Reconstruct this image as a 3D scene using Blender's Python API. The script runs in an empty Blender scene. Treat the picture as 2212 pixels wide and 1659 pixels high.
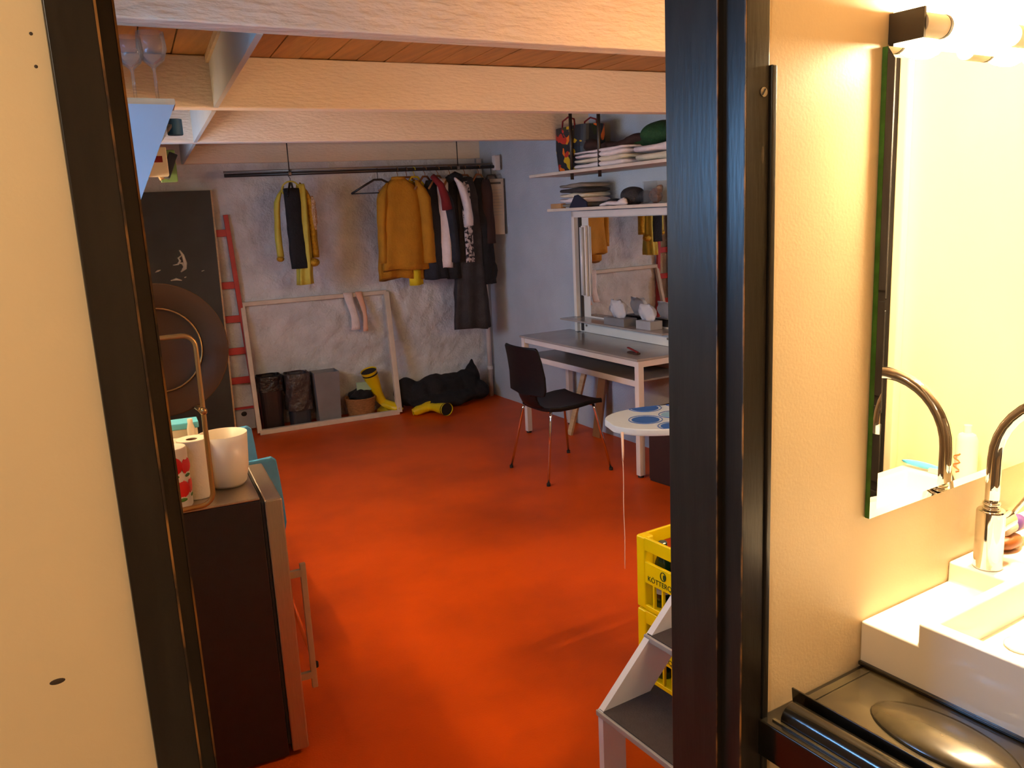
import bpy, bmesh, math, random
from mathutils import Vector, Matrix, noise

random.seed(7)
SC = bpy.context.scene
COL = SC.collection
R = math.radians

# ------------------------------------------------------------------ camera
YAW, TILT, ROLL, EYE = R(31.64), R(11.63), R(-2.85), 1.65
_f = Vector((math.sin(YAW) * math.cos(TILT), math.cos(YAW) * math.cos(TILT), -math.sin(TILT)))
_r = Vector((math.cos(YAW), -math.sin(YAW), 0))
_u = _r.cross(_f)
_r2 = _r * math.cos(ROLL) + _u * math.sin(ROLL)
_u2 = -_r * math.sin(ROLL) + _u * math.cos(ROLL)
cam_d = bpy.data.cameras.new('camera')
cam_d.sensor_width = 36.0
cam_d.lens = 1800.0 / 2212.0 * 36.0
cam_d.clip_start = 0.05
cam = bpy.data.objects.new('camera', cam_d)
COL.objects.link(cam)
M3 = Matrix((_r2, _u2, -_f)).transposed()
cam.matrix_world = Matrix.Translation((0, 0, EYE)) @ M3.to_4x4()
SC.camera = cam

# ------------------------------------------------------------------ world, lights, exposure
SC.view_settings.view_transform = 'Standard'
SC.view_settings.look = 'None'
SC.view_settings.gamma = 1.0
SC.view_settings.use_curve_mapping = False
SC.view_settings.exposure = 0.0
SC.cycles.adaptive_threshold = 0.025
SC.cycles.max_bounces = 7
SC.cycles.diffuse_bounces = 4
SC.cycles.glossy_bounces = 4
SC.cycles.transmission_bounces = 4
SC.cycles.caustics_reflective = False
SC.cycles.caustics_refractive = False

world = bpy.data.worlds.new('daylight')
SC.world = world
world.use_nodes = True
world.node_tree.nodes['Background'].inputs[0].default_value = (0.42, 0.68, 1.0, 1)
world.node_tree.nodes['Background'].inputs[1].default_value = 3.0


def area_light(name, loc, aim, sx, sy, power, color):
    d = bpy.data.lights.new(name, 'AREA')
    d.shape = 'RECTANGLE'
    d.size, d.size_y, d.energy, d.color = sx, sy, power, color
    o = bpy.data.objects.new(name, d)
    COL.objects.link(o)
    o.location = loc
    o.rotation_euler = (Vector(aim) - Vector(loc)).to_track_quat('-Z', 'Y').to_euler()
    return o


# daylight falling through the window of the left wall, just outside its panes
area_light('window_daylight', (-0.46, 1.72, 1.735), (1.6, 2.2, 1.0), 0.86, 0.36, 30.0, (0.22, 0.54, 1.0))
area_light('added_window_fill', (-0.28, 4.85, 1.55), (3.2, 4.6, 0.9), 1.15, 0.8, 36.0, (0.50, 0.68, 1.0))  # cool fill for the deep end, through an added unseen window

# ------------------------------------------------------------------ materials
MATS = {}


def lin(c):
    return tuple((v / 12.92 if v <= 0.04045 else ((v + 0.055) / 1.055) ** 2.4) for v in [x / 255.0 for x in c])


def mat(name, rgb, rough=0.6, metal=0.0, var=0.08, scale=8.0, bump=0.0, bscale=40.0, rgb2=None, coat=0.0,
        emit=None, estr=0.0, trans=0.0, alpha=1.0, detail=4.0, spec=0.5, stretch=None, ramp=(0.35, 0.65)):
    m = bpy.data.materials.new(name)
    m.use_nodes = True
    nt = m.node_tree
    p = nt.nodes['Principled BSDF']
    p.inputs['Roughness'].default_value = rough
    p.inputs['Metallic'].default_value = metal
    p.inputs['Specular IOR Level'].default_value = spec
    if coat:
        p.inputs['Coat Weight'].default_value = coat
        p.inputs['Coat Roughness'].default_value = 0.08
    if trans:
        p.inputs['Transmission Weight'].default_value = trans
    if alpha < 1:
        p.inputs['Alpha'].default_value = alpha
    if emit:
        p.inputs['Emission Color'].default_value = (*lin(emit), 1)
        p.inputs['Emission Strength'].default_value = estr
    tc = nt.nodes.new('ShaderNodeTexCoord')
    src = tc.outputs['Object']
    if stretch:
        mp = nt.nodes.new('ShaderNodeMapping')
        mp.inputs['Scale'].default_value = stretch
        nt.links.new(src, mp.inputs[0])
        src = mp.outputs[0]
    n = nt.nodes.new('ShaderNodeTexNoise')
    n.inputs['Scale'].default_value = scale
    n.inputs['Detail'].default_value = detail
    nt.links.new(src, n.inputs['Vector'])
    cr = nt.nodes.new('ShaderNodeValToRGB')
    a = lin(rgb)
    if rgb2 is None:
        b = tuple(min(1, v * (1 + var)) for v in a)
        a = tuple(v * (1 - var) for v in a)
    else:
        b = lin(rgb2)
    cr.color_ramp.elements[0].position = ramp[0]
    cr.color_ramp.elements[1].position = ramp[1]
    cr.color_ramp.elements[0].color = (*a, 1)
    cr.color_ramp.elements[1].color = (*b, 1)
    nt.links.new(n.outputs['Fac'], cr.inputs[0])
    nt.links.new(cr.outputs[0], p.inputs['Base Color'])
    if bump:
        n2 = nt.nodes.new('ShaderNodeTexNoise')
        n2.inputs['Scale'].default_value = bscale
        n2.inputs['Detail'].default_value = 5
        nt.links.new(src, n2.inputs['Vector'])
        bp = nt.nodes.new('ShaderNodeBump')
        bp.inputs['Strength'].default_value = bump
        bp.inputs['Distance'].default_value = 0.02
        nt.links.new(n2.outputs['Fac'], bp.inputs['Height'])
        nt.links.new(bp.outputs[0], p.inputs['Normal'])
    MATS[name] = m
    return m


def see_through(name, tint, gloss=0.1, rough=0.02, haze=0.0):
    m = bpy.data.materials.new(name)
    m.use_nodes = True
    nt = m.node_tree
    nt.nodes.remove(nt.nodes['Principled BSDF'])
    t = nt.nodes.new('ShaderNodeBsdfTransparent')
    t.inputs[0].default_value = (*tint, 1)
    g = nt.nodes.new('ShaderNodeBsdfGlossy')
    g.inputs['Roughness'].default_value = rough
    lw = nt.nodes.new('ShaderNodeLayerWeight')
    lw.inputs[0].default_value = gloss
    mx = nt.nodes.new('ShaderNodeMixShader')
    ml = nt.nodes.new('ShaderNodeMath')
    ml.operation = 'MULTIPLY'
    ml.inputs[1].default_value = 0.45
    nt.links.new(lw.outputs['Fresnel'], ml.inputs[0])
    nt.links.new(ml.outputs[0], mx.inputs[0])
    nt.links.new(t.outputs[0], mx.inputs[1])
    nt.links.new(g.outputs[0], mx.inputs[2])
    out = mx.outputs[0]
    if haze:
        df = nt.nodes.new('ShaderNodeBsdfDiffuse')
        df.inputs[0].default_value = (0.9, 0.9, 0.9, 1)
        m2 = nt.nodes.new('ShaderNodeMixShader')
        m2.inputs[0].default_value = haze
        nt.links.new(out, m2.inputs[1])
        nt.links.new(df.outputs[0], m2.inputs[2])
        out = m2.outputs[0]
    nt.links.new(out, nt.nodes['Material Output'].inputs[0])
    MATS[name] = m


def thin_paper(name, rgb):
    m = mat(name, rgb, 0.9, var=0.02)
    nt = m.node_tree
    tr = nt.nodes.new('ShaderNodeBsdfTranslucent')
    tr.inputs[0].default_value = (*lin(rgb), 1)
    mx = nt.nodes.new('ShaderNodeMixShader')
    mx.inputs[0].default_value = 0.5
    nt.links.new(nt.nodes['Principled BSDF'].outputs[0], mx.inputs[1])
    nt.links.new(tr.outputs[0], mx.inputs[2])
    nt.links.new(mx.outputs[0], nt.nodes['Material Output'].inputs[0])


mat('cream_wall', (238, 214, 170), 0.42, var=0.03, scale=3, bump=0.03, bscale=160)
mat('washroom_tile', (150, 124, 96), 0.5, var=0.06)
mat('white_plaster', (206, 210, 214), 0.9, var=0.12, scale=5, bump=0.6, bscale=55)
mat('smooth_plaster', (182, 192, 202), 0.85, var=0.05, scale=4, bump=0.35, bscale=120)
mat('beam_paint', (236, 220, 200), 0.6, var=0.04, scale=4, bump=0.35, bscale=60, stretch=(0.4, 1, 1.6))
mat('rough_beam_paint', (218, 198, 172), 0.6, var=0.05, scale=6, bump=0.5, bscale=38, stretch=(0.45, 1, 1.5))
mat('grey_beam_paint', (188, 186, 178), 0.5, var=0.05, scale=5, bump=0.1)
mat('pine', (150, 104, 50), 0.5, var=0.2, scale=3.0, rgb2=(178, 124, 60), bump=0.15, bscale=20, stretch=(8, 0.7, 8))
mat('orange_floor', (166, 62, 0), 0.45, scale=1.45, rgb2=(214, 82, 0), detail=7, bump=0.10, bscale=150, ramp=(0.25, 0.6), spec=0.25)
mat('grey_tile', (120, 112, 100), 0.5)
mat('black_paint', (40, 35, 30), 0.30, var=0.2, scale=14, bump=0.03, bscale=50, stretch=(3, 3, 0.4), spec=0.4)
mat('worn_wood', (46, 32, 22), 0.5, scale=26, rgb2=(190, 130, 60), detail=6, ramp=(0.42, 0.75), stretch=(1, 1, 0.6))
mat('chalk_black', (38, 42, 44), 0.55, var=0.2, scale=5, bump=0.05)
mat('chalk', (225, 222, 205), 0.9)
mat('wood_edge', (190, 160, 120), 0.6, var=0.12, scale=10, stretch=(1, 1, 6))
mat('red_paint', (176, 52, 52), 0.5, var=0.12)
mat('white_metal', (214, 208, 204), 0.4, var=0.03)
mat('white_lacquer', (226, 222, 214), 0.45, var=0.03)
mat('white_wood', (208, 198, 182), 0.6, var=0.06, scale=12, bump=0.05)
mat('cloth_white', (226, 214, 212), 0.9, var=0.06, scale=14, bump=0.3, bscale=60)
mat('cloth_cream', (214, 204, 180), 0.9, var=0.08, scale=14, bump=0.3, bscale=60)
mat('cloth_black', (20, 20, 23), 0.9, var=0.3, scale=14, bump=0.3, bscale=70)
mat('cloth_navy', (30, 34, 44), 0.85, var=0.2, scale=14, bump=0.3, bscale=70)
mat('cloth_charcoal', (48, 46, 48), 0.9, var=0.2, scale=14, bump=0.3, bscale=70)
mat('cloth_mustard', (176, 120, 14), 0.85, var=0.08, scale=10, bump=0.25, bscale=60)
mat('cloth_yellow', (222, 200, 30), 0.8, var=0.08, bump=0.2)
mat('cloth_pale_yellow', (190, 172, 62), 0.7, var=0.1, bump=0.25, bscale=60)
mat('cloth_gold', (196, 150, 40), 0.35, metal=0.7, var=0.2, scale=60, bump=0.5, bscale=160)
mat('sequins', (200, 150, 100), 0.3, metal=0.5, var=0.3, scale=80, rgb2=(245, 210, 170), bump=0.9, bscale=120)
mat('cloth_red', (120, 22, 26), 0.85, var=0.15, bump=0.2)
mat('cloth_pink', (222, 176, 150), 0.9, var=0.06)
mat('cloth_print', (34, 32, 36), 0.85, scale=34, rgb2=(200, 186, 184), detail=3, bump=0.2, ramp=(0.45, 0.55))
mat('cloth_green', (20, 66, 30), 0.85, var=0.2, scale=10, bump=0.4, bscale=40)
mat('cloth_brown', (52, 30, 24), 0.9, var=0.2)
mat('cloth_grey', (128, 120, 110), 0.9, var=0.15, bump=0.3)
mat('hanger_black', (18, 17, 17), 0.35)
mat('hanger_wood', (140, 92, 50), 0.5)
mat('steel_dark', (70, 64, 60), 0.4, metal=0.7)
mat('zinc', (150, 140, 128), 0.4, metal=0.7)
mat('chrome', (222, 220, 216), 0.06, metal=1.0, var=0.0)
mat('chair_black', (17, 18, 21), 0.42, var=0.2, scale=12, stretch=(1, 1, 10), spec=0.2)
mat('shelf_panel', (150, 164, 176), 0.5, var=0.03)
mat('chair_window_sheen', (72, 152, 208), 0.22, var=0.15, scale=10, coat=0.3)  # blue window sheen of the black chair backs, put into the base colour
mat('rubber', (14, 13, 13), 0.7)
mat('table_top', (150, 144, 140), 0.22, var=0.06, scale=6, coat=0.2)
mat('table_shelf', (128, 120, 116), 0.3, var=0.06)
mat('brown_box', (38, 22, 18), 0.5, var=0.2)
mat('plastic_bin_bag', (22, 21, 23), 0.3, var=0.3, bump=0.9, bscale=26)
mat('bag_brown', (62, 54, 54), 0.35, var=0.2, bump=0.9, bscale=22)
mat('bin_grey', (118, 120, 126), 0.5, var=0.08)
mat('bin_dark', (44, 48, 58), 0.5, var=0.1)
mat('wicker', (166, 116, 66), 0.8, var=0.2, scale=40, bump=0.8, bscale=50, stretch=(1, 1, 4))
mat('yellow_rubber', (224, 196, 10), 0.35, var=0.06, bump=0.1)
mat('mint_plastic', (150, 182, 152), 0.5)
mat('crate_yellow', (240, 216, 0), 0.35, var=0.03)
mat('crate_print', (30, 62, 20), 0.6)
mat('bottle_green', (10, 40, 18), 0.12, var=0.1, coat=0.4)
mat('cap_steel', (120, 140, 140), 0.25, metal=0.8)
mat('tread_dark', (52, 50, 56), 0.75, var=0.1, scale=40, bump=0.2, bscale=160)
mat('grey_edge', (150, 152, 156), 0.5)
mat('stool_white', (198, 206, 222), 0.45, var=0.03)
mat('board_cloth', (186, 206, 222), 0.85, var=0.03, bump=0.1)
mat('dot_blue', (22, 84, 168), 0.85, var=0.06)
mat('dot_pale_blue', (120, 170, 205), 0.85, var=0.06)
mat('string_white', (222, 200, 186), 0.8)
mat('fridge_black', (30, 24, 26), 0.38, var=0.15, scale=30, bump=0.08, bscale=200)
mat('steel_brushed', (188, 172, 150), 0.30, metal=0.85, var=0.05, scale=20, stretch=(10, 10, 1), bump=0.03)
mat('aluminium', (184, 162, 132), 0.35, metal=0.5, var=0.06)
mat('brown_dish', (84, 54, 28), 0.55, spec=0.15, metal=0.0, var=0.08, scale=4)
mat('brass_tube', (178, 140, 84), 0.32, metal=0.75, var=0.06)
mat('paper_white', (226, 214, 190), 0.9, var=0.02, bump=0.15, bscale=90)
mat('core_brown', (110, 74, 40), 0.9)
mat('plastic_white', (230, 218, 196), 0.35, var=0.02)
mat('apple_red', (214, 20, 14), 0.4, var=0.1)
mat('leaf_green', (70, 120, 34), 0.5)
mat('notice_paper', (172, 156, 138), 0.8, var=0.03)
mat('print_dark', (52, 48, 46), 0.7)
mat('print_grey', (150, 144, 138), 0.7)
mat('print_gold', (168, 140, 60), 0.7)
mat('print_orange', (214, 96, 30), 0.6)
mat('porcelain', (246, 240, 228), 0.12, var=0.0, coat=0.4)
mat('gloss_black', (22, 19, 14), 0.16, var=0.3, scale=10, coat=0.5, bump=0.03, bscale=30)
mat('dusty_black', (46, 38, 25), 0.24, rgb2=(70, 60, 38), scale=12, coat=0.4)
mat('mirror_silver', (250, 250, 246), 0.01, metal=1.0, var=0.0)
mat('glass_edge', (52, 110, 36), 0.15, var=0.2, scale=30)
mat('lamp_dark', (52, 44, 36), 0.5, var=0.05)
mat('bulb_glow', (255, 240, 214), 0.4, emit=(255, 228, 184), estr=1250.0)
mat('tube_glow', (255, 240, 214), 0.4, emit=(255, 214, 160), estr=108.0)
mat('fill_tube_glow', (255, 240, 214), 0.4, emit=(255, 206, 150), estr=135.0)
mat('fill_globe_glow', (255, 240, 214), 0.4, emit=(255, 240, 212), estr=118.0)
mat('tube_white', (206, 214, 222), 0.25, var=0.02)
mat('book_blue', (40, 96, 150), 0.6)
mat('book_navy', (28, 34, 54), 0.6)
mat('box_tan', (176, 136, 92), 0.7, var=0.1)
mat('box_green', (92, 122, 76), 0.7)
mat('box_grey', (156, 158, 164), 0.6)
mat('bag_print', (200, 60, 20), 0.55, scale=9, rgb2=(60, 90, 30), detail=2)
mat('amber_glass', (120, 66, 30), 0.1, var=0.2, coat=0.5)
mat('soap_brown', (140, 76, 26), 0.4, var=0.2, scale=30)
mat('sky_blue_plastic', (90, 186, 220), 0.3)
mat('trim_cream', (226, 206, 160), 0.45, var=0.03)
mat('stain', (70, 56, 44), 0.6)
mat('purple_print', (96, 60, 130), 0.5)
see_through('clear_glass', (0.96, 0.97, 0.96), 0.25, 0.02, 0.05)
thin_paper('tissue_paper', (240, 240, 244))
see_through('window_glass', (0.97, 0.98, 1.0), 0.12)
see_through('clear_plastic', (0.86, 0.86, 0.84), 0.2, 0.15)


def patch_material(name, stops, scale):
    """Flat print: blotches of several colours (Voronoi cells through a colour ramp)."""
    m = mat(name, (200, 60, 20), 0.5)
    nt = m.node_tree
    p = nt.nodes['Principled BSDF']
    tc = nt.nodes.new('ShaderNodeTexCoord')
    dn = nt.nodes.new('ShaderNodeTexNoise')
    dn.inputs['Scale'].default_value = 5
    ad = nt.nodes.new('ShaderNodeMixRGB')
    ad.inputs[0].default_value = 0.22
    v = nt.nodes.new('ShaderNodeTexVoronoi')
    v.inputs['Scale'].default_value = scale
    cr = nt.nodes.new('ShaderNodeValToRGB')
    cr.color_ramp.interpolation = 'CONSTANT'
    for i, c in enumerate(stops):
        e = cr.color_ramp.elements[i] if i < 2 else cr.color_ramp.elements.new(0.5)
        e.position = i / len(stops)
        e.color = (*lin(c), 1)
    nt.links.new(tc.outputs['Object'], dn.inputs['Vector'])
    nt.links.new(tc.outputs['Object'], ad.inputs[1])
    nt.links.new(dn.outputs['Color'], ad.inputs[2])
    nt.links.new(ad.outputs[0], v.inputs['Vector'])
    nt.links.new(v.outputs['Color'], cr.inputs[0])
    nt.links.new(cr.outputs[0], p.inputs['Base Color'])


patch_material('bag_print', [(196, 44, 20), (222, 110, 20), (30, 46, 26), (180, 40, 30), (200, 160, 20), (26, 32, 40), (110, 140, 20), (170, 50, 70), (30, 24, 20), (214, 90, 30)], 19)

# ------------------------------------------------------------------ builders
ROOTS = {}


class B:
    """Collects shapes; done() links them as ONE mesh object."""

    def __init__(self):
        self.bm = bmesh.new()

    def _add(self, geo, M):
        bmesh.ops.transform(self.bm, matrix=M, verts=geo)

    def box(self, c, s, rot=None, taper=None):
        r = bmesh.ops.create_cube(self.bm, size=1.0)['verts']
        for v in r:
            v.co = Vector((v.co.x * s[0], v.co.y * s[1], v.co.z * s[2]))
            if taper:
                k = taper if v.co.z < 0 else 1.0
                v.co.x *= k
                v.co.y *= k
        M = Matrix.Translation(c) @ (rot.to_4x4() if rot else Matrix.Identity(4))
        self._add(r, M)
        return self

    def span(self, a, b):
        a, b = Vector(a), Vector(b)
        return self.box((a + b) / 2, (abs(b.x - a.x), abs(b.y - a.y), abs(b.z - a.z)))

    def bar(self, p0, p1, w, h, up=(0, 0, 1)):
        p0, p1 = Vector(p0), Vector(p1)
        d = (p1 - p0)
        L = d.length
        d.normalize()
        x = d.cross(Vector(up))
        if x.length < 1e-4:
            x = d.cross(Vector((0, 1, 0)))
        x.normalize()
        z = x.cross(d)
        rot = Matrix((x, d, z)).transposed()
        return self.box((p0 + p1) / 2, (w, L, h), rot)

    def cyl(self, p0, p1, r0, r1=None, seg=16):
        p0, p1 = Vector(p0), Vector(p1)
        r1 = r0 if r1 is None else r1
        d = p1 - p0
        r = bmesh.ops.create_cone(self.bm, cap_ends=True, segments=seg, radius1=max(r0, 1e-5), radius2=max(r1, 1e-5), depth=d.length)['verts']
        self._add(r, Matrix.Translation((p0 + p1) / 2) @ d.to_track_quat('Z', 'Y').to_matrix().to_4x4())
        return self

    def ball(self, c, r, sc=(1, 1, 1), seg=16, rot=None):
        v = bmesh.ops.create_uvsphere(self.bm, u_segments=seg, v_segments=max(6, seg // 2), radius=r)['verts']
        M = Matrix.Translation(c) @ (rot.to_4x4() if rot else Matrix.Identity(4)) @ Matrix.Diagonal((*sc, 1))
        self._add(v, M)
        return self

    def rings(self, rings, closed=True, caps=True):
        rows = [[self.bm.verts.new(Vector(p)) for p in r] for r in rings]
        n = len(rows[0])
        for a, b in zip(rows[:-1], rows[1:]):
            for i in range(n if closed else n - 1):
                j = (i + 1) % n
                self.bm.faces.new((a[i], a[j], b[j], b[i]))
        if caps and closed:
            self.bm.faces.new(list(reversed(rows[0])))
            self.bm.faces.new(rows[-1])
        return self

    def lathe(self, prof, c=(0, 0, 0), seg=24, caps=True, M=None):
        c = Vector(c)
        rr = []
        for r, z in prof:
            ring = []
            for i in range(seg):
                a = 2 * math.pi * i / seg
                p = Vector((max(r, 1e-4) * math.cos(a), max(r, 1e-4) * math.sin(a), z))
                ring.append((M @ p if M else p) + c)
            rr.append(ring)
        return self.rings(rr, True, caps)

    def tube(self, path, r, seg=10, closed=False):
        path = [Vector(p) for p in path]
        n = len(path)
        prev = None
        rr = []
        for i, p in enumerate(path):
            if closed:
                d = path[(i + 1) % n] - path[i - 1]
            else:
                d = path[min(i + 1, n - 1)] - path[max(i - 1, 0)]
            d.normalize()
            if prev is None:
                x = d.orthogonal().normalized()
            else:
                x = (prev - d * prev.dot(d)).normalized()
            prev = x
            y = d.cross(x)
            rad = r(i / max(1, n - 1)) if callable(r) else r
            rr.append([p + (x * math.cos(2 * math.pi * k / seg) + y * math.sin(2 * math.pi * k / seg)) * rad for k in range(seg)])
        if closed:
            rr.append(rr[0])
            return self.rings(rr, True, False)
        return self.rings(rr, True, True)

    def prism(self, pts, d):
        """extrude a polygon (3D points) by vector d"""
        d = Vector(d)
        a = [self.bm.verts.new(Vector(p)) for p in pts]
        b = [self.bm.verts.new(Vector(p) + d) for p in pts]
        n = len(a)
        self.bm.faces.new(a)
        self.bm.faces.new(list(reversed(b)))
        for i in range(n):
            j = (i + 1) % n
            self.bm.faces.new((a[j], a[i], b[i], b[j]))
        return self

    def done(self, name, material, root=None, bevel=0.0, smooth=False, world=True, sub=0, seg=2, wob=0.0, wsc=6.0):
        bm = self.bm
        if wob:
            for v in bm.verts:
                v.co += noise.noise_vector(v.co * wsc) * wob
        bmesh.ops.remove_doubles(bm, verts=bm.verts, dist=1e-6)
        bmesh.ops.recalc_face_normals(bm, faces=bm.faces)
        if root is not None and world:
            bmesh.ops.transform(bm, matrix=ROOTS[root.name].inverted(), verts=bm.verts)
        me = bpy.data.meshes.new(name)
        bm.to_mesh(me)
        bm.free()
        me.materials.append(MATS[material])
        if smooth:
            me.polygons.foreach_set('use_smooth', [True] * len(me.polygons))
        o = bpy.data.objects.new(name, me)
        COL.objects.link(o)
        if root is not None:
            o.parent = root
            ROOTS[o.name] = ROOTS[root.name]
        else:
            ROOTS[o.name] = Matrix.Identity(4)
        if bevel:
            md = o.modifiers.new('bevel', 'BEVEL')
            md.width, md.segments, md.limit_method = bevel, seg, 'ANGLE'
            if smooth is False:
                me.polygons.foreach_set('use_smooth', [True] * len(me.polygons))
                wn = o.modifiers.new('normals', 'WEIGHTED_NORMAL')
                wn.keep_sharp = True
        if sub:
            md = o.modifiers.new('sub', 'SUBSURF')
            md.levels = md.render_levels = sub
        return o


def thing(name, label, cat, loc=(0, 0, 0), rz=0.0, group=None):
    o = bpy.data.objects.new(name, None)
    o.empty_display_size = 0.1
    COL.objects.link(o)
    o.location = loc
    o.rotation_euler = (0, 0, rz)
    tag(o, label, cat, group)
    ROOTS[o.name] = Matrix.Translation(loc) @ Matrix.Rotation(rz, 4, 'Z')
    return o


def tag(o, label, cat, group=None):
    o['label'] = label
    o['category'] = cat
    if group:
        o['group'] = group
    return o


def struct(o, label=None):
    o['kind'] = 'structure'
    if label:
        o['label'] = label
    return o


def struct_root(name, label):
    o = bpy.data.objects.new(name, None)
    COL.objects.link(o)
    ROOTS[o.name] = Matrix.Identity(4)
    return struct(o, label)


def text(body, size, material, root, M, extrude=0.0004, name='lettering', align='CENTER'):
    c = bpy.data.curves.new(name + '_curve', 'FONT')
    c.body, c.size, c.extrude = body, size, extrude
    c.align_x = align
    c.align_y = 'CENTER'
    f_ = bpy.data.objects.new('font_source', c)
    COL.objects.link(f_)
    dg = bpy.context.evaluated_depsgraph_get()
    me = bpy.data.meshes.new_from_object(f_.evaluated_get(dg))
    bpy.data.objects.remove(f_)
    me.materials.clear()
    me.materials.append(MATS[material])
    o = bpy.data.objects.new(name, me)
    COL.objects.link(o)
    o.parent = root
    o.matrix_local = ROOTS[root.name].inverted() @ M
    return o


def copy_tree(o, parent=None):
    c = o.copy()
    COL.objects.link(c)
    c.parent = parent
    for ch in o.children:
        copy_tree(ch, c)
    return c


def frame_of(origin, xdir, zdir=(0, 0, 1)):
    x = Vector(xdir).normalized()
    z = Vector(zdir).normalized()
    y = z.cross(x).normalized()
    z = x.cross(y)
    M = Matrix((x, y, z)).transposed().to_4x4()
    M.translation = Vector(origin)
    return M


# lines of the far room (its left side leans a little, as in the photograph)
AL = R(7.8)
LX = Vector((math.cos(AL), -math.sin(AL), 0))      # away from the left wall
LY = Vector((math.sin(AL), math.cos(AL), 0))       # along the left wall, into the room


def left_x(y):
    return -0.05 + 0.137 * (y - 2.1)


def right_x(y):
    return 3.72 + 0.0524 * (y - 4.3)


def back_y(x):
    return 6.90 - (x - 1.5) * 0.1186


AR = math.atan(0.0524)
RY = Vector((math.sin(AR), math.cos(AR), 0))       # along the right wall
RN = Vector((-math.cos(AR), math.sin(AR), 0))      # out of the right wall


def rw(y, off, z):
    """point at distance off in front of the right wall, beside its point with this Y"""
    return Vector((right_x(y), y, z)) + RN * off


DY, DT = 0.90, 0.14        # front plane and thickness of the door wall
CEIL = 2.335

# ------------------------------------------------------------------ room shell
o = B().span((-0.4, 0.98, -0.08), (4.2, 7.6, 0)).done('floor', 'orange_floor')
struct(o, 'worn orange painted concrete floor of the back room')
o = B().span((-1.4, -1.6, -0.08), (2.4, 0.98, 0)).done('floor_washroom', 'grey_tile')
struct(o, 'grey floor of the washroom')
o = B().span((-1.4, -1.6, 2.36), (2.4, 0.9, 2.44)).done('ceiling_washroom', 'washroom_tile')
struct(o, 'beige ceiling of the washroom')

# door wall with its opening
b = B()
b.span((-1.4, DY, 0), (0.118, DY + DT, 2.5))
b.span((0.99, DY, 0), (4.0, DY + DT, 2.5))
b.span((0.118, DY, 2.06), (0.99, DY + DT, 2.5))
o = b.done('wall_front', 'cream_wall')
struct(o, 'cream painted wall around the black door frame')
o = B().span((-1.45, -1.6, 0), (-1.35, 0.9, 2.4)).done('wall_washroom_left', 'washroom_tile')
struct(o, 'beige tiled washroom side wall')
o = B().span((2.15, -1.6, 0), (2.25, 0.9, 2.4)).done('wall_washroom_right', 'cream_wall')
struct(o, 'cream washroom wall beside the basin, seen in the mirror')
o = B().span((-1.4, -1.7, 0), (2.25, -1.6, 2.4)).done('wall_washroom_back', 'washroom_tile')
struct(o, 'beige tiled washroom wall behind the viewer')

# black door beside the basin (only seen in the mirror)
d = struct_root('door_2', 'narrow black panelled door with cream casing, reflected in the mirror')
B().span((2.125, -0.4, 0), (2.15, 0.362, 2.1)).done('leaf', 'black_paint', d)
for z0, z1 in ((0.1, 0.72), (0.75, 1.0), (1.03, 1.33), (1.36, 2.05)):
    B().span((2.118, -0.36, z0), (2.126, 0.352, z1)).done('panel', 'black_paint', d, bevel=0.004)
B().span((2.12, 0.3625, 0), (2.15, 0.388, 2.14)).done('casing', 'trim_cream', d, bevel=0.004)

# far room: back wall of whitewashed rubble, really uneven
def rough_wall(name, p0, p1, z0, z1, nrm, nx, nz, amp, material, top=None):
    p0, p1, nrm = Vector(p0), Vector(p1), Vector(nrm)
    vs, fs = [], []
    for j in range(nz + 1):
        for i in range(nx + 1):
            q = p0.lerp(p1, i / nx)
            z = z0 + (z1 - z0) * j / nz
            q = Vector((q.x, q.y, z))
            k = amp * (1.0 if top is None else (1.0 if z < top else 0.35))
            h = noise.noise(Vector((q.x * 3, q.y * 3, q.z * 3))) * 0.9
            h += noise.noise(Vector((q.x * 9, q.y * 9, q.z * 9)) + Vector((7, 1, 3))) * 0.55
            h += noise.noise(Vector((q.x * 26, q.y * 26, q.z * 26)) + Vector((3, 9, 1))) * 0.28
            vs.append(q + nrm * (h * k))
    for j in range(nz):
        for i in range(nx):
            a = j * (nx + 1) + i
            fs.append((a, a + 1, a + nx + 2, a + nx + 1))
    me = bpy.data.meshes.new(name)
    me.from_pydata(vs, [], fs)
    me.polygons.foreach_set('use_smooth', [True] * len(fs))
    me.materials.append(MATS[material])
    o = bpy.data.objects.new(name, me)
    COL.objects.link(o)
    sd = o.modifiers.new('thick', 'SOLIDIFY')
    sd.thickness = 0.12
    sd.offset = -1
    ROOTS[o.name] = Matrix.Identity(4)
    return struct(o)


o = rough_wall('wall_back', (0.3, back_y(0.3), 0), (4.0, back_y(4.0), 0), -0.02, 2.42, (-0.12, -0.993, 0), 260, 170, 0.030, 'white_plaster')
o['label'] = 'whitewashed rough stone back wall'
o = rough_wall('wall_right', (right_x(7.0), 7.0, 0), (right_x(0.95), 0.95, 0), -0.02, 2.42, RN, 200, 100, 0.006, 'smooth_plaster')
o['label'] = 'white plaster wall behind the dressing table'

# left wall with its window
b = B()
wy0, wy1, wz0, wz1 = 1.28, 2.16, 1.52, 1.95


def lw(y, off, z):
    return Vector((left_x(y), y, z)) + LX * off


def lwall(y0, y1, z0, z1):
    b.prism([lw(y0, 0, z0), lw(y1, 0, z0), lw(y1, 0, z1), lw(y0, 0, z1)], -LX * 0.16)


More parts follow.
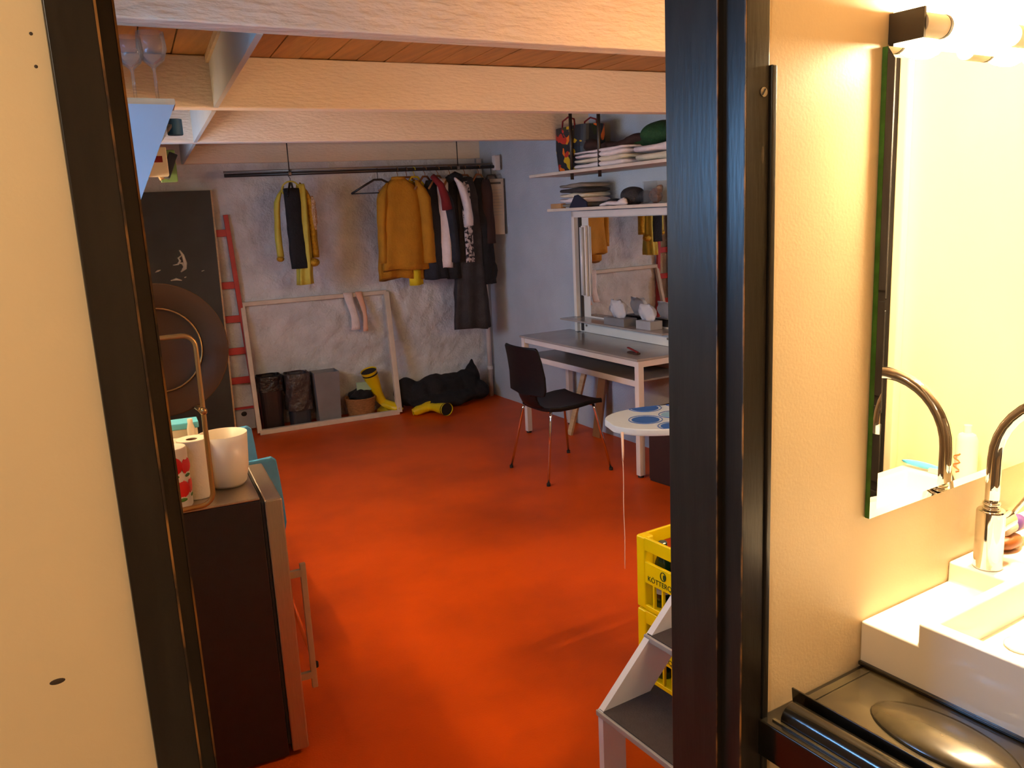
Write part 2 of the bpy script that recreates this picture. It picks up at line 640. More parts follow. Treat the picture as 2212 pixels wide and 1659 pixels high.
lwall(0.95, wy0, 0, 2.42)
lwall(wy1, 4.25, 0, 2.42)
lwall(5.45, 7.2, 0, 2.42)
lwall(4.25, 5.45, 0, 1.10)
lwall(4.25, 5.45, 1.95, 2.42)
lwall(wy0, wy1, 0, wz0)
lwall(wy0, wy1, wz1, 2.42)
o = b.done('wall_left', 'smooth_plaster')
struct(o, 'white plaster side wall with the window')
for nm, lab, wy0, wy1, wz0, wz1 in (('window_1', 'white framed window in the side wall near the fridge', wy0, wy1, wz0, wz1), ('added_window', 'unseen white framed window added in the side wall near the chalkboard', 4.25, 5.45, 1.10, 1.95)):  # the one near the chalkboard is added to let in more light
    w = struct_root(nm, lab)
    B().bar(lw(wy0, -0.06, wz0 + 0.02), lw(wy1, -0.06, wz0 + 0.02), 0.05, 0.04).done('sill', 'white_lacquer', w)
    B().bar(lw(wy0, -0.06, wz1 - 0.02), lw(wy1, -0.06, wz1 - 0.02), 0.05, 0.04).done('head', 'white_lacquer', w)
    for yy in (wy0 + 0.02, (wy0 + wy1) / 2, wy1 - 0.02):
        B().bar(lw(yy, -0.06, wz0), lw(yy, -0.06, wz1), 0.04, 0.05, up=LX).done('stile', 'white_lacquer', w)
    for ya, yb in ((wy0 + 0.04, (wy0 + wy1) / 2 - 0.02), ((wy0 + wy1) / 2 + 0.02, wy1 - 0.04)):
        B().prism([lw(ya, -0.06, wz0 + 0.04), lw(yb, -0.06, wz0 + 0.04), lw(yb, -0.06, wz1 - 0.04), lw(ya, -0.06, wz1 - 0.04)], LX * 0.005).done('pane', 'window_glass', w)

# plank ceiling: one board next to the other
c = struct_root('ceiling', 'brown pine plank ceiling above the white beams')
slope = 0.137
k = 0
x = -0.75
while x < 3.95:
    wd = 0.128 + random.uniform(-0.004, 0.004)
    pts = []
    zz = CEIL + random.uniform(0, 0.004)
    for (yy, dx) in ((1.0, 0.0), (1.0, wd - 0.005), (7.1, wd - 0.005), (7.1, 0.0)):
        pts.append((x + dx + slope * (yy - 1.0), yy, zz))
    B().prism(pts, (0, 0, 0.03)).done('plank', 'pine', c)
    x += wd
B().span((-0.9, 0.9, CEIL + 0.034), (4.3, 7.4, CEIL + 0.10)).done('decking', 'pine', c)


def beam(name, p0, p1, w, z0, z1, material, label):
    p0, p1 = Vector((*p0, (z0 + z1) / 2)), Vector((*p1, (z0 + z1) / 2))
    o = B().bar(p0, p1, w, z1 - z0).done(name, material, bevel=0.006)
    return struct(o, label)


HB = 2.131
beam('ceiling_beam', (-0.2, 2.265), (3.75, 2.085), 0.085, HB, CEIL, 'rough_beam_paint', 'rough white painted ceiling beam nearest the doorway')
beam('ceiling_beam', (-0.1, 3.81), (3.78, 3.47), 0.09, HB, CEIL, 'beam_paint', 'smooth white painted ceiling beam, second from the doorway')
beam('ceiling_beam', (0.2, 5.31), (3.82, 4.92), 0.09, HB, CEIL, 'beam_paint', 'white painted ceiling beam, third from the doorway')
o = B().prism([(0.3, back_y(0.3) - 0.045, HB), (3.84, back_y(3.84) - 0.045, HB), (3.84, back_y(3.84) + 0.06, HB), (0.3, back_y(0.3) + 0.06, HB)], (0, 0, CEIL - HB)).done('ceiling_beam', 'beam_paint', bevel=0.006)
struct(o, 'white painted ceiling board along the top of the back wall')


def trimmer_x(y):
    return 0.67 + 0.152 * (y - 2.21)


for y0, y1 in ((2.27, 3.68), (3.79, 5.17), (5.27, 6.9)):
    o = B().prism([(trimmer_x(y0), y0, HB), (trimmer_x(y1), y1, HB), (trimmer_x(y1) + 0.018, y1, HB), (trimmer_x(y0) + 0.018, y0, HB)], (0, 0, CEIL - 0.03 - HB)).done('trim_board', 'grey_beam_paint')
    struct(o, 'grey white trimmer board between the ceiling beams')
    o = B().prism([(trimmer_x(y0) - 0.012, y0, CEIL - 0.03), (trimmer_x(y1) - 0.012, y1, CEIL - 0.03), (trimmer_x(y1) + 0.024, y1, CEIL - 0.03), (trimmer_x(y0) + 0.024, y0, CEIL - 0.03)], (0, 0, 0.03)).done('trim_strip', 'wood_edge')
    struct(o, 'tan wooden strip on top of the trimmer board')

# pipe in the corner
t = thing('corner_pipe', 'white vertical pipe in the corner of the back room', 'pipe', (3.79, 6.52, 0))
B().cyl((3.79, 6.52, 0), (3.79, 6.52, 2.12), 0.022).done('pipe', 'white_metal', t, smooth=True)
for z in (0.25, 1.1, 1.9):
    B().cyl((3.79, 6.52, z), (3.79, 6.52, z + 0.03), 0.027).done('collar', 'white_metal', t)

# black door frame
d = struct_root('door_1', 'black painted worn door frame')
B().span((0.078, 0.893, 0), (0.121, 0.955, 2.1)).done('jamb', 'black_paint', d, bevel=0.002)
B().span((0.121, 0.935, 0), (0.143, 1.05, 2.07)).done('stop', 'black_paint', d, bevel=0.002)
B().span((0.974, 0.893, 0), (1.026, 0.960, 2.1)).done('jamb', 'black_paint', d, bevel=0.003)
B().span((0.962, 0.936, 0), (0.990, 1.05, 2.07)).done('stop', 'black_paint', d, bevel=0.002)
B().span((1.026, 0.889, 0), (1.0375, 0.9, 1.845)).done('moulding', 'black_paint', d, bevel=0.002)
B().span((0.078, 0.893, 2.06), (1.026, 0.955, 2.12)).done('head', 'black_paint', d)
for (xx, yy) in ((0.121, 0.8935), (0.143, 0.9355), (0.974, 0.8935), (0.962, 0.9365)):
    B().box((xx, yy, 1.0), (0.0022, 0.0022, 2.05)).done('worn_edge', 'worn_wood', d)
B().cyl((1.012, 0.894, 1.806), (1.012, 0.8915, 1.806), 0.007, seg=20).done('screw', 'zinc', d)
B().box((1.0115, 0.8912, 1.806), (0.010, 0.0012, 0.0016), Matrix.Rotation(R(-55), 3, 'Y')).done('screw_slot', 'rubber', d)
B().ball((1.012, 0.8935, 1.716), 0.006, (0.7, 0.12, 3.0)).done('scuff', 'stain', d)
B().ball((1.016, 0.8935, 1.655), 0.004, (0.8, 0.12, 9.0)).done('scuff', 'stain', d)
B().ball((0.0, 0.9, 1.21), 0.006, (1.2, 0.08, 0.5)).done('scuff', 'stain', d)
for zz in (1.80, 1.828):
    B().ball((0.066, 0.9, zz), 0.0016, (1, 0.3, 1), seg=8).done('nail_hole', 'stain', d)
# ==PART2==
# ------------------------------------------------------------------ washroom
# basin
t = thing('washbasin', 'white ceramic washbasin with a stepped rim below the mirror', 'washbasin', (1.7, 0.9, 0.775))
S0, S1 = 1.302, 2.12


def block_heights(xs, ys, zb, hf):
    """solid whose top is a patchwork of flat cells of different height"""
    b = B()
    vd = {}
    def V(x_, y_, z_):
        k = (round(x_, 4), round(y_, 4), round(z_, 4))
        if k not in vd:
            vd[k] = b.bm.verts.new(k)
        return vd[k]
    nx, ny = len(xs) - 1, len(ys) - 1
    H = [[hf((xs[i] + xs[i + 1]) / 2, (ys[j] + ys[j + 1]) / 2) for j in range(ny)] for i in range(nx)]
    lv = sorted({zb, *[h for r in H for h in r]})
    def wall(x0, y0, x1, y1, za, zc):
        if za > zc:
            za, zc = zc, za
        seq = [z for z in lv if za <= z <= zc]
        for a, c in zip(seq[:-1], seq[1:]):
            b.bm.faces.new((V(x0, y0, a), V(x1, y1, a), V(x1, y1, c), V(x0, y0, c)))
    for i in range(nx):
        for j in range(ny):
            x0, x1, y0, y1, h = xs[i], xs[i + 1], ys[j], ys[j + 1], H[i][j]
            for z in (h, zb):
                b.bm.faces.new((V(x0, y0, z), V(x1, y0, z), V(x1, y1, z), V(x0, y1, z)))
            l = zb if i == 0 else H[i - 1][j]
            if l != h:
                wall(x0, y0, x0, y1, l, h)
            if i == nx - 1:
                wall(x1, y0, x1, y1, zb, h)
            d_ = zb if j == 0 else H[i][j - 1]
            if d_ != h:
                wall(x0, y0, x1, y0, d_, h)
            if j == ny - 1:
                wall(x0, y1, x1, y1, zb, h)
    return b


def basin_height(x_, y_):
    if x_ < 1.586 and y_ > 0.785:
        return 0.862
    if 1.332 < x_ < 2.06 and 0.475 < y_ < 0.763:
        return 0.80
    return 0.904


block_heights([S0, 1.332, 1.586, 2.06, S1], [0.44, 0.475, 0.763, 0.785, 0.899], 0.775, basin_height).done('body', 'porcelain', t, bevel=0.005, seg=3)
b = B()
b.prism([(1.325, 0.47, 0.84), (2.07, 0.47, 0.84), (2.07, 0.77, 0.825), (1.325, 0.77, 0.825)], (0, 0, -0.03))
b.done('bowl_floor', 'porcelain', t)
B().lathe([(0.0, 0.0), (0.032, 0.0), (0.034, 0.003), (0.028, 0.006), (0.0, 0.006)], (1.50, 0.70, 0.829), 28, caps=False).done('drain', 'porcelain', t, smooth=True)
B().cyl((1.66, 0.764, 0.868), (1.66, 0.7605, 0.868), 0.013, seg=24).done('overflow_hole', 'chrome', t)

# tap
t = thing('basin_tap', 'tall chrome swan-neck tap standing on the washbasin', 'tap', (1.62, 0.838, 0.904))
B().lathe([(0.0265, 0.0), (0.0275, 0.004), (0.0265, 0.008), (0.0265, 0.118), (0.025, 0.122), (0.0, 0.122)], (1.62, 0.838, 0.904), 32).done('body', 'chrome', t, smooth=False, bevel=0.001)
pa = [(1.62, 0.838, 1.02), (1.62, 0.838, 1.08), (1.62, 0.838, 1.13)]
for i in range(1, 19):
    a = math.pi * i / 18 * 0.98
    pa.append((1.62, 0.698 + 0.14 * math.cos(a), 1.13 + 0.14 * math.sin(a)))
pa.append((1.62, 0.557, 1.11))
B().tube(pa, 0.0135, 18).done('spout', 'chrome', t, smooth=True)
for z in (1.027, 1.036):
    B().lathe([(0.0135, 0), (0.0165, 0.001), (0.0165, 0.005), (0.0135, 0.006)], (1.62, 0.838, z), 24).done('ring', 'chrome', t, smooth=True)
lv = B().cyl((1.645, 0.838, 0.985), (1.69, 0.838, 0.99), 0.018, 0.018, 20).cyl((1.69, 0.838, 0.99), (1.70, 0.80, 1.06), 0.005, 0.005, 10).done('lever', 'chrome', t, smooth=False, bevel=0.001)

# things on the basin and its ledges
t = thing('soap_bar', 'brown soap bar lying behind the chrome tap', 'soap', (1.735, 0.86, 0.904))
B().ball((1.735, 0.86, 0.922), 0.035, (1.1, 0.7, 0.5)).done('bar', 'soap_brown', t, smooth=True, wob=0.004, wsc=40)
t = thing('lotion_tube', 'white and purple tube lying on the basin beside the tap', 'tube', (1.76, 0.83, 0.904))
B().cyl((1.72, 0.862, 0.952), (1.83, 0.862, 0.957), 0.016, 0.013).done('body', 'plastic_white', t, smooth=True)
B().cyl((1.75, 0.862, 0.9534), (1.78, 0.862, 0.9547), 0.0163, 0.016).done('label_band', 'purple_print', t, smooth=True)
t = thing('pump_bottle', 'white pump bottle with orange squiggle seen in the mirror', 'bottle', (2.01, 0.575, 0.904))
B().lathe([(0.024, 0), (0.027, 0.004), (0.027, 0.11), (0.02, 0.125), (0.01, 0.13), (0.01, 0.15), (0.0, 0.15)], (2.09, 0.62, 0.904), 24).done('body', 'plastic_white', t, smooth=False, bevel=0.001)
B().tube([(2.064, 0.61 + 0.01 * math.sin(k * 1.1), 0.93 + 0.004 * k) for k in range(14)], 0.0022, 6).done('squiggle', 'print_orange', t, smooth=True)
t = thing('blue_brush', 'pale blue brush lying on the basin rim seen in the mirror', 'brush', (2.09, 0.50, 0.904))
B().ball((2.09, 0.50, 0.918), 0.012, (1.0, 5.0, 0.7)).done('handle', 'sky_blue_plastic', t, smooth=True)
B().box((2.09, 0.545, 0.912), (0.02, 0.04, 0.014)).done('bristles', 'plastic_white', t)

# wall mirror with a ground edge
t = thing('wall_mirror', 'frameless wall mirror with ground edges above the washbasin', 'mirror', (1.70, 0.9, 1.068))
mx0, mx1, mz0, mz1 = 1.302, 2.10, 1.068, 1.886
B().span((mx0, 0.8895, mz0), (mx1, 0.899, mz1)).done('backing', 'glass_edge', t)
bv = 0.017
b = B()
y0, y1 = 0.8892, 0.8872
o4 = [(mx0, y0, mz0), (mx1, y0, mz0), (mx1, y0, mz1), (mx0, y0, mz1)]
i4 = [(mx0 + bv, y1, mz0 + bv), (mx1 - bv, y1, mz0 + bv), (mx1 - bv, y1, mz1 - bv), (mx0 + bv, y1, mz1 - bv)]
ov = [b.bm.verts.new(p) for p in o4]
iv = [b.bm.verts.new(p) for p in i4]
for k in range(4):
    b.bm.faces.new((ov[k], ov[(k + 1) % 4], iv[(k + 1) % 4], iv[k]))
b.done('bevel_edge', 'mirror_silver', t)
b = B()
b.prism([(mx0 + bv, y1, mz0 + bv), (mx1 - bv, y1, mz0 + bv), (mx1 - bv, y1, mz1 - bv), (mx0 + bv, y1, mz1 - bv)], (0, 0.002, 0)).done('glass', 'mirror_silver', t)

# lamp above the mirror
t = thing('mirror_lamp', 'dark open channel wall lamp with glowing bulbs above the mirror', 'lamp', (1.7, 0.9, 1.891))
B().span((1.318, 0.893, 1.889), (2.05, 0.899, 1.940)).done('back_plate', 'trim_cream', t)
B().span((1.316, 0.837, 1.891), (1.321, 0.899, 1.938)).done('end_cap', 'lamp_dark', t)
B().span((2.05, 0.837, 1.891), (2.055, 0.899, 1.938)).done('end_cap', 'lamp_dark', t)
B().span((1.318, 0.8905, 1.886), (2.052, 0.8985, 1.891)).done('lower_lip', 'lamp_dark', t)
for x0 in (1.322, 1.60, 1.83):
    B().cyl((x0, 0.852, 1.914), (x0 + 0.062, 0.852, 1.914), 0.019, seg=24).done('socket', 'plastic_white', t, smooth=False, bevel=0.001)
    B().cyl((x0 + 0.062, 0.852, 1.914), (x0 + 0.070, 0.852, 1.914), 0.0195, seg=24).done('socket_ring', 'lamp_dark', t)
    M = Matrix.Rotation(R(90), 3, 'Y')
    B().lathe([(0.012, 0.07), (0.016, 0.085), (0.022, 0.11), (0.0235, 0.135), (0.022, 0.16), (0.016, 0.178), (0.008, 0.187), (0.0, 0.189)], (x0, 0.852, 1.914), 24, M=M).done('bulb', 'bulb_glow', t, smooth=True)

# unseen globe added behind the viewer to brighten the washroom walls
t = thing('fill_globe', 'round opal fill lamp added to the washroom ceiling behind the viewer', 'lamp', (-0.85, -0.1, 2.36))
B().lathe([(0.0, -0.012), (0.07, -0.012), (0.07, 0.0), (0.0, 0.0)], (-0.85, -0.1, 2.359), 28, caps=False).done('base', 'white_lacquer', t)
B().ball((-0.85, -0.1, 2.25), 0.095, (1, 1, 0.95), 28).done('globe', 'fill_globe_glow', t, smooth=True)

# glossy black holder below the basin
t = thing('black_holder', 'glossy black plastic dispenser with an oval dish below the basin', 'dispenser', (1.15, 0.9, 0.68))
b = B()
b.span((1.018, 0.40, 0.70), (1.36, 0.899, 0.7695))
b.done('case', 'gloss_black', t, bevel=0.004)
B().span((1.13, 0.40, 0.7695), (1.36, 0.885, 0.7745)).done('top_plate', 'dusty_black', t, bevel=0.001)
B().span((1.295, 0.40, 0.7745), (1.36, 0.897, 0.782)).done('side_rail', 'gloss_black', t, bevel=0.002)
B().cyl((1.066, 0.40, 0.772), (1.066, 0.865, 0.772), 0.026, seg=28).done('roll_cover', 'gloss_black', t, smooth=False, bevel=0.002)
B().prism([(1.096, 0.885, 0.768), (1.096, 0.40, 0.768), (1.092, 0.40, 0.802), (1.092, 0.885, 0.806)], (0.004, 0, 0)).done('flap', 'gloss_black', t, bevel=0.001)
B().span((1.108, 0.40, 0.7705), (1.128, 0.845, 0.773)).done('slot', 'rubber', t)
B().bar((1.036, 0.876, 0.7712), (1.036, 0.40, 0.7712), 0.006, 0.003).done('trim_line', 'dusty_black', t)
B().bar((1.135, 0.868, 0.775), (1.29, 0.868, 0.775), 0.0025, 0.0025).done('seam', 'dusty_black', t)
b = B()
prof = [(1.0, 0.0), (0.97, 0.005), (0.86, 0.011), (0.6, 0.017), (0.3, 0.020), (0.0, 0.021)]
rr = []
for s, z in prof:
    ring = []
    for i in range(40):
        a = 2 * math.pi * i / 40
        ring.append(Vector((1.205 + (0.064 * max(s, 0.001)) * math.cos(a), 0.675 + (0.125 * max(s, 0.001)) * math.sin(a), 0.7742 + z)))
    rr.append(ring)
b.rings(rr)
b.done('oval_dish', 'dusty_black', t, smooth=True)
# ==PART3==
# ------------------------------------------------------------------ back room, left side
# strip lamp under the wall shelf
t = thing('strip_lamp', 'warm strip lamp under the wall shelf by the fridge', 'lamp', tuple(lw(4.1, 0.16, 1.72)))
B().bar(lw(2.5, 0.17, 1.755), lw(4.7, 0.17, 1.755), 0.06, 0.025).done('housing', 'white_lacquer', t)
B().bar(lw(2.53, 0.17, 1.732), lw(4.67, 0.17, 1.732), 0.035, 0.02).done('tube', 'tube_glow', t)

# fridge
FR = Vector((0.645, 2.38, 0))
t = thing('fridge', 'black sided fridge with a silver door and bar handle', 'fridge', tuple(FR - LX * 0.3), -AL)
FZ = 0.858
b = B()
b.prism([FR - LX * 0.062 + Vector((0, 0, 0.012)), FR - LX * 0.60 + Vector((0, 0, 0.012)), FR - LX * 0.60 + LY * 0.42 + Vector((0, 0, 0.012)), FR - LX * 0.062 + LY * 0.42 + Vector((0, 0, 0.012))], (0, 0, FZ - 0.012))
b.done('body', 'fridge_black', t, bevel=0.004)
B().prism([FR - LX * 0.052 + Vector((0, 0, 0.02)), FR + Vector((0, 0, 0.02)), FR + LY * 0.42 + Vector((0, 0, 0.02)), FR - LX * 0.052 + LY * 0.42 + Vector((0, 0, 0.02))], (0, 0, FZ - 0.025)).done('door', 'steel_brushed', t, bevel=0.006, seg=3)
B().prism([FR - LX * 0.061 + LY * 0.004 + Vector((0, 0, 0.05)), FR - LX * 0.053 + LY * 0.004 + Vector((0, 0, 0.05)), FR - LX * 0.053 + LY * 0.416 + Vector((0, 0, 0.05)), FR - LX * 0.061 + LY * 0.416 + Vector((0, 0, 0.05))], (0, 0, FZ - 0.06)).done('door_seal', 'rubber', t)
B().prism([FR - LX * 0.6 + Vector((0, 0, FZ)), FR - LX * 0.064 + Vector((0, 0, FZ)), FR - LX * 0.064 + LY * 0.42 + Vector((0, 0, FZ)), FR - LX * 0.6 + LY * 0.42 + Vector((0, 0, FZ))], (0, 0, 0.008)).done('top', 'steel_brushed', t, bevel=0.002)
h = B().bar(FR + LX * 0.042 + LY * 0.03 + Vector((0, 0, 0.205)), FR + LX * 0.042 + LY * 0.03 + Vector((0, 0, 0.625)), 0.014, 0.018, up=LX).done('handle', 'aluminium', t, bevel=0.002)
for z in (0.25, 0.595):
    m = B().bar(FR + LY * 0.03 + Vector((0, 0, z)), FR + LX * 0.037 + LY * 0.03 + Vector((0, 0, z)), 0.014, 0.022).done('handle_post', 'aluminium', h)
for (a, c_) in ((-0.08, 0.04), (-0.55, 0.04), (-0.08, 0.38), (-0.55, 0.38)):
    p = FR + LX * a + LY * c_
    B().cyl(p, p + Vector((0, 0, 0.013)), 0.02).done('foot', 'rubber', t)


# unseen tube added as warm fill, on the back of the door wall
t = thing('added_fill_lamp', 'added warm fill tube on the wall above the step stool', 'lamp', (2.4, 1.06, 1.80))
B().span((1.7, 1.042, 1.77), (3.1, 1.075, 1.83)).done('housing', 'white_lacquer', t)
B().cyl((1.73, 1.095, 1.80), (3.07, 1.095, 1.80), 0.016, seg=16).done('tube', 'fill_tube_glow', t, smooth=True)

TOP = FZ + 0.008
# round dish on its bent tube stand, on the fridge
t = thing('round_dish_stand', 'round brown dish on a bent brass tube stand on the fridge', 'dish stand', (0.33, 2.42, TOP))
x0, x1, z0, z1, rr_ = 0.20, 0.457, TOP + 0.0075, 1.365, 0.035
loop = []
for (cx, cz, a0) in ((x1 - rr_, z1 - rr_, 90), (x1 - rr_, z0 + rr_, 0), (x0 + rr_, z0 + rr_, -90), (x0 + rr_, z1 - rr_, -180)):
    for k in range(7):
        a = R(a0 - 15 * k)
        loop.append((cx + rr_ * math.cos(a), 2.385 + 0.02 * (1 - (cz - z0) / 0.5), cz + rr_ * math.sin(a)))
B().tube(loop, 0.0072, 10, closed=True).done('tube_frame', 'brass_tube', t, smooth=True)
dc = Vector((0.378, 2.50, 1.318))
dn = Vector((0.02, -0.985, 0.12)).normalized()
M = dn.to_track_quat('Z', 'Y').to_matrix()
B().lathe([(0.0, -0.012), (0.115, -0.012), (0.118, -0.004), (0.15, 0.012), (0.183, 0.030), (0.186, 0.030), (0.186, 0.024), (0.15, 0.002), (0.12, -0.02), (0.0, -0.022)], dc, 64, caps=False, M=M).done('dish', 'brown_dish', t, smooth=True)
ring = [dc + M @ Vector((0.118 * math.cos(2 * math.pi * k / 48), 0.118 * math.sin(2 * math.pi * k / 48), -0.001)) for k in range(48)]
B().tube(ring, 0.0026, 8, closed=True).done('inner_ring', 'brass_tube', t, smooth=True)
B().cyl((0.452, 2.385, 1.15), (0.452, 2.47, 1.15), 0.007).ball((0.455, 2.383, 1.15), 0.011).done('pivot', 'brass_tube', t, smooth=True)
B().cyl((0.205, 2.385, 1.15), (0.205, 2.47, 1.15), 0.007).done('pivot', 'brass_tube', t, smooth=True)
B().bar((0.19, 2.475, 1.15), (0.47, 2.475, 1.15), 0.006, 0.014).done('bracket', 'brass_tube', t)

# apple canister
t = thing('apple_canister', 'white canister printed with red apples on the fridge', 'canister', (0.368, 2.47, TOP))
B().lathe([(0.043, 0), (0.045, 0.004), (0.045, 0.172), (0.043, 0.176), (0.0, 0.176)], (0.368, 2.475, TOP), 32).done('body', 'plastic_white', t, smooth=False, bevel=0.001)
for (a, z, r) in ((-95, 0.128, 0.027), (-40, 0.122, 0.024), (-75, 0.058, 0.027), (-22, 0.060, 0.024), (-150, 0.10, 0.026)):
    n_ = Vector((math.cos(R(a)), math.sin(R(a)), 0))
    q = Vector((0.368, 2.475, TOP + z)) + n_ * 0.0435
    ap = B().ball(q, r, (0.95, 0.09, 1.0), rot=Matrix.Rotation(R(a + 90), 3, 'Z')).done('apple_print', 'apple_red', t, smooth=True)
    B().ball(q + Vector((0, 0, -r * 1.15)) + n_ * 0.0015, r * 0.42, (1.2, 0.12, 0.5), rot=Matrix.Rotation(R(a + 90), 3, 'Z')).done('leaf_print', 'leaf_green', t, smooth=True)
# paper roll
t = thing('paper_roll', 'upright white kitchen paper roll on the fridge', 'paper roll', (0.425, 2.55, TOP))
b = B()
b.lathe([(0.016, 0.03), (0.016, 0.176), (0.042, 0.178), (0.0435, 0.176), (0.0435, 0.002), (0.042, 0.0), (0.016, 0.0)], (0.440, 2.53, TOP), 40, caps=False)
b.done('roll', 'paper_white', t, smooth=False, bevel=0.001)
B().lathe([(0.0165, 0.0), (0.0165, 0.174), (0.0155, 0.174), (0.0155, 0.001)], (0.440, 2.53, TOP), 24, caps=False).done('core', 'core_brown', t, smooth=True)
# bowl
t = thing('white_bowl', 'tall tapered white plastic bowl on the fridge', 'bowl', (0.535, 2.56, TOP))
B().lathe([(0.0, 0.0), (0.048, 0.0), (0.058, 0.012), (0.068, 0.06), (0.074, 0.165), (0.0725, 0.165), (0.066, 0.06), (0.055, 0.014), (0.0, 0.006)], (0.538, 2.58, TOP), 40, caps=False).done('bowl', 'plastic_white', t, smooth=True)
# cup behind
t = thing('white_cup', 'white cup behind the apple canister on the fridge', 'cup', (0.41, 2.66, TOP))
B().lathe([(0.0, 0.0), (0.034, 0.0), (0.042, 0.01), (0.045, 0.145), (0.043, 0.145), (0.04, 0.012), (0.0, 0.006)], (0.412, 2.66, TOP), 28, caps=False).done('body', 'plastic_white', t, smooth=True)
B().tube([(0.374, 2.65, TOP + 0.11), (0.35, 2.64, TOP + 0.10), (0.35, 2.64, TOP + 0.06), (0.374, 2.65, TOP + 0.045)], 0.005, 8).done('handle', 'plastic_white', t, smooth=True)
t = thing('white_bottle', 'slim white bottle standing at the back of the fridge', 'bottle', (0.475, 2.70, TOP))
B().lathe([(0.011, 0), (0.012, 0.004), (0.012, 0.17), (0.008, 0.185), (0.008, 0.20), (0.0, 0.20)], (0.472, 2.70, TOP), 20).done('body', 'plastic_white', t, smooth=True)
t = thing('red_cap_bottle', 'small dark bottle with a red cap on the fridge', 'bottle', (0.535, 2.71, TOP))
B().lathe([(0.014, 0), (0.015, 0.003), (0.015, 0.06), (0.007, 0.08), (0.007, 0.09), (0.0, 0.09)], (0.535, 2.71, TOP), 18).done('body', 'bottle_green', t, smooth=True)
B().cyl((0.535, 2.71, TOP + 0.086), (0.535, 2.71, TOP + 0.112), 0.009).done('cap', 'apple_red', t)
# pale box at the back of the fridge top
t = thing('blue_box', 'pale blue lidded white box at the back of the fridge', 'box', (0.40, 2.74, TOP))
B().box((0.37, 2.765, TOP + 0.083), (0.26, 0.07, 0.166), Matrix.Rotation(-AL, 3, 'Z')).done('carton', 'plastic_white', t, bevel=0.003)
B().box((0.37, 2.765, TOP + 0.176), (0.27, 0.078, 0.020), Matrix.Rotation(-AL, 3, 'Z')).done('lid', 'sky_blue_plastic', t, bevel=0.003)

# wall shelf with sloping sides, seen from below
t = thing('wall_shelf', 'white wall shelf with sloping side panels and wooden top', 'shelf', tuple(lw(2.6, 0.2, 1.72)))
SX = 0.455
b = B().prism([(left_x(2.26) + 0.01, 2.25, 1.949), (SX, 2.25, 1.949), (SX + 0.14 * 0.12, 2.36, 1.949), (left_x(2.36) + 0.01, 2.36, 1.949)], (0, 0, 0.014)).done('top_board', 'wood_edge', t)
for yy, dx in ((2.25, 0.0), (3.25, 0.10)):
    B().prism([(left_x(yy) + 0.01, yy, 1.949), (SX + dx - 0.002, yy, 1.949), (0.345 + dx, yy, 1.72), (0.20 + dx, yy, 1.72 - 0.12), (left_x(yy) + 0.01, yy, 1.60)], (0, 0.018, 0)).done('side_panel', 'shelf_panel', t)
B().prism([(left_x(2.27) + 0.01, 2.268, 1.79), (0.375, 2.268, 1.79), (0.475, 3.25, 1.79), (left_x(3.25) + 0.01, 3.25, 1.79)], (0, 0, 0.012)).done('tier', 'white_lacquer', t)
B().prism([(left_x(2.4) + 0.01, 2.40, 1.912), (0.47, 2.40, 1.912), (0.56, 3.25, 1.912), (left_x(3.25) + 0.01, 3.25, 1.912)], (0, 0, 0.008)).done('tier', 'clear_glass', t)

for (px, py, r, h_, nm) in ((0.428, 2.315, 0.036, 0.165, 'nearest the shelf corner'), (0.376, 2.31, 0.032, 0.150, 'beside the larger one')):
    t = thing('wine_glass', 'clear stemmed wine glass on the wall shelf, ' + nm, 'wine glass', (px, py, 1.963), 0, 'wine glasses on the wall shelf')
    B().lathe([(0.0, 0.0), (r * 0.85, 0.0), (r * 0.85, 0.002), (0.004, 0.006), (0.0033, h_ * 0.45), (0.006, h_ * 0.5), (r * 0.75, h_ * 0.6), (r, h_ * 0.76), (r * 0.9, h_), (r * 0.88, h_), (r * 0.97, h_ * 0.76), (r * 0.72, h_ * 0.615), (0.0, h_ * 0.53)], (px, py, 1.963), 28, caps=False).done('glass', 'clear_glass', t, smooth=True)

# packets on the tiers
def packet(name, label, cat, c_, s, rz, m_, band=None, tilt=0.0):
    t = thing(name, label, cat, (c_[0], c_[1], c_[2] - s[2] / 2))
    rot = Matrix.Rotation(rz, 3, 'Z') @ Matrix.Rotation(tilt, 3, 'Y')
    B().box(c_, s, rot).done('carton', m_, t, bevel=0.002)
    if band:
        B().box(Vector(c_) + rot @ Vector((0, -s[1] / 2 - 0.0006, s[2] * 0.08)), (s[0] * 0.7, 0.0012, s[2] * 0.22), rot).done('label_print', band, t)
    return t


t = thing('blue_mug', 'blue mug on the glass tier of the wall shelf', 'mug', (0.535, 2.75, 1.92))
B().lathe([(0.0, 0.0), (0.021, 0.0), (0.022, 0.003), (0.022, 0.045), (0.020, 0.045), (0.019, 0.004), (0.0, 0.004)], (0.532, 2.68, 1.92), 24, caps=False).done('body', 'book_blue', t, smooth=False, bevel=0.0008)
packet('white_packet', 'white packet with red lettering on the wall shelf', 'packet', (0.452, 2.66, 1.842), (0.085, 0.06, 0.08), R(-8), 'plastic_white', 'cloth_red')
packet('navy_packet', 'dark navy tilted packet at the edge of the wall shelf', 'packet', (0.522, 2.78, 1.84), (0.025, 0.08, 0.075), R(-8), 'book_navy', None, R(24))
packet('tan_packet', 'tan packet behind the white one on the wall shelf', 'packet', (0.497, 2.85, 1.855), (0.03, 0.07, 0.105), R(-8), 'box_tan', 'plastic_white', R(-24))
packet('grey_packet', 'pale grey leaning packet on the wall shelf', 'packet', (0.473, 2.72, 1.862), (0.012, 0.06, 0.12), R(-8), 'box_grey', None, R(-22))
packet('green_packet', 'green packet at the far end of the wall shelf', 'packet', (0.555, 2.98, 1.852), (0.05, 0.06, 0.10), R(-8), 'box_green', None)

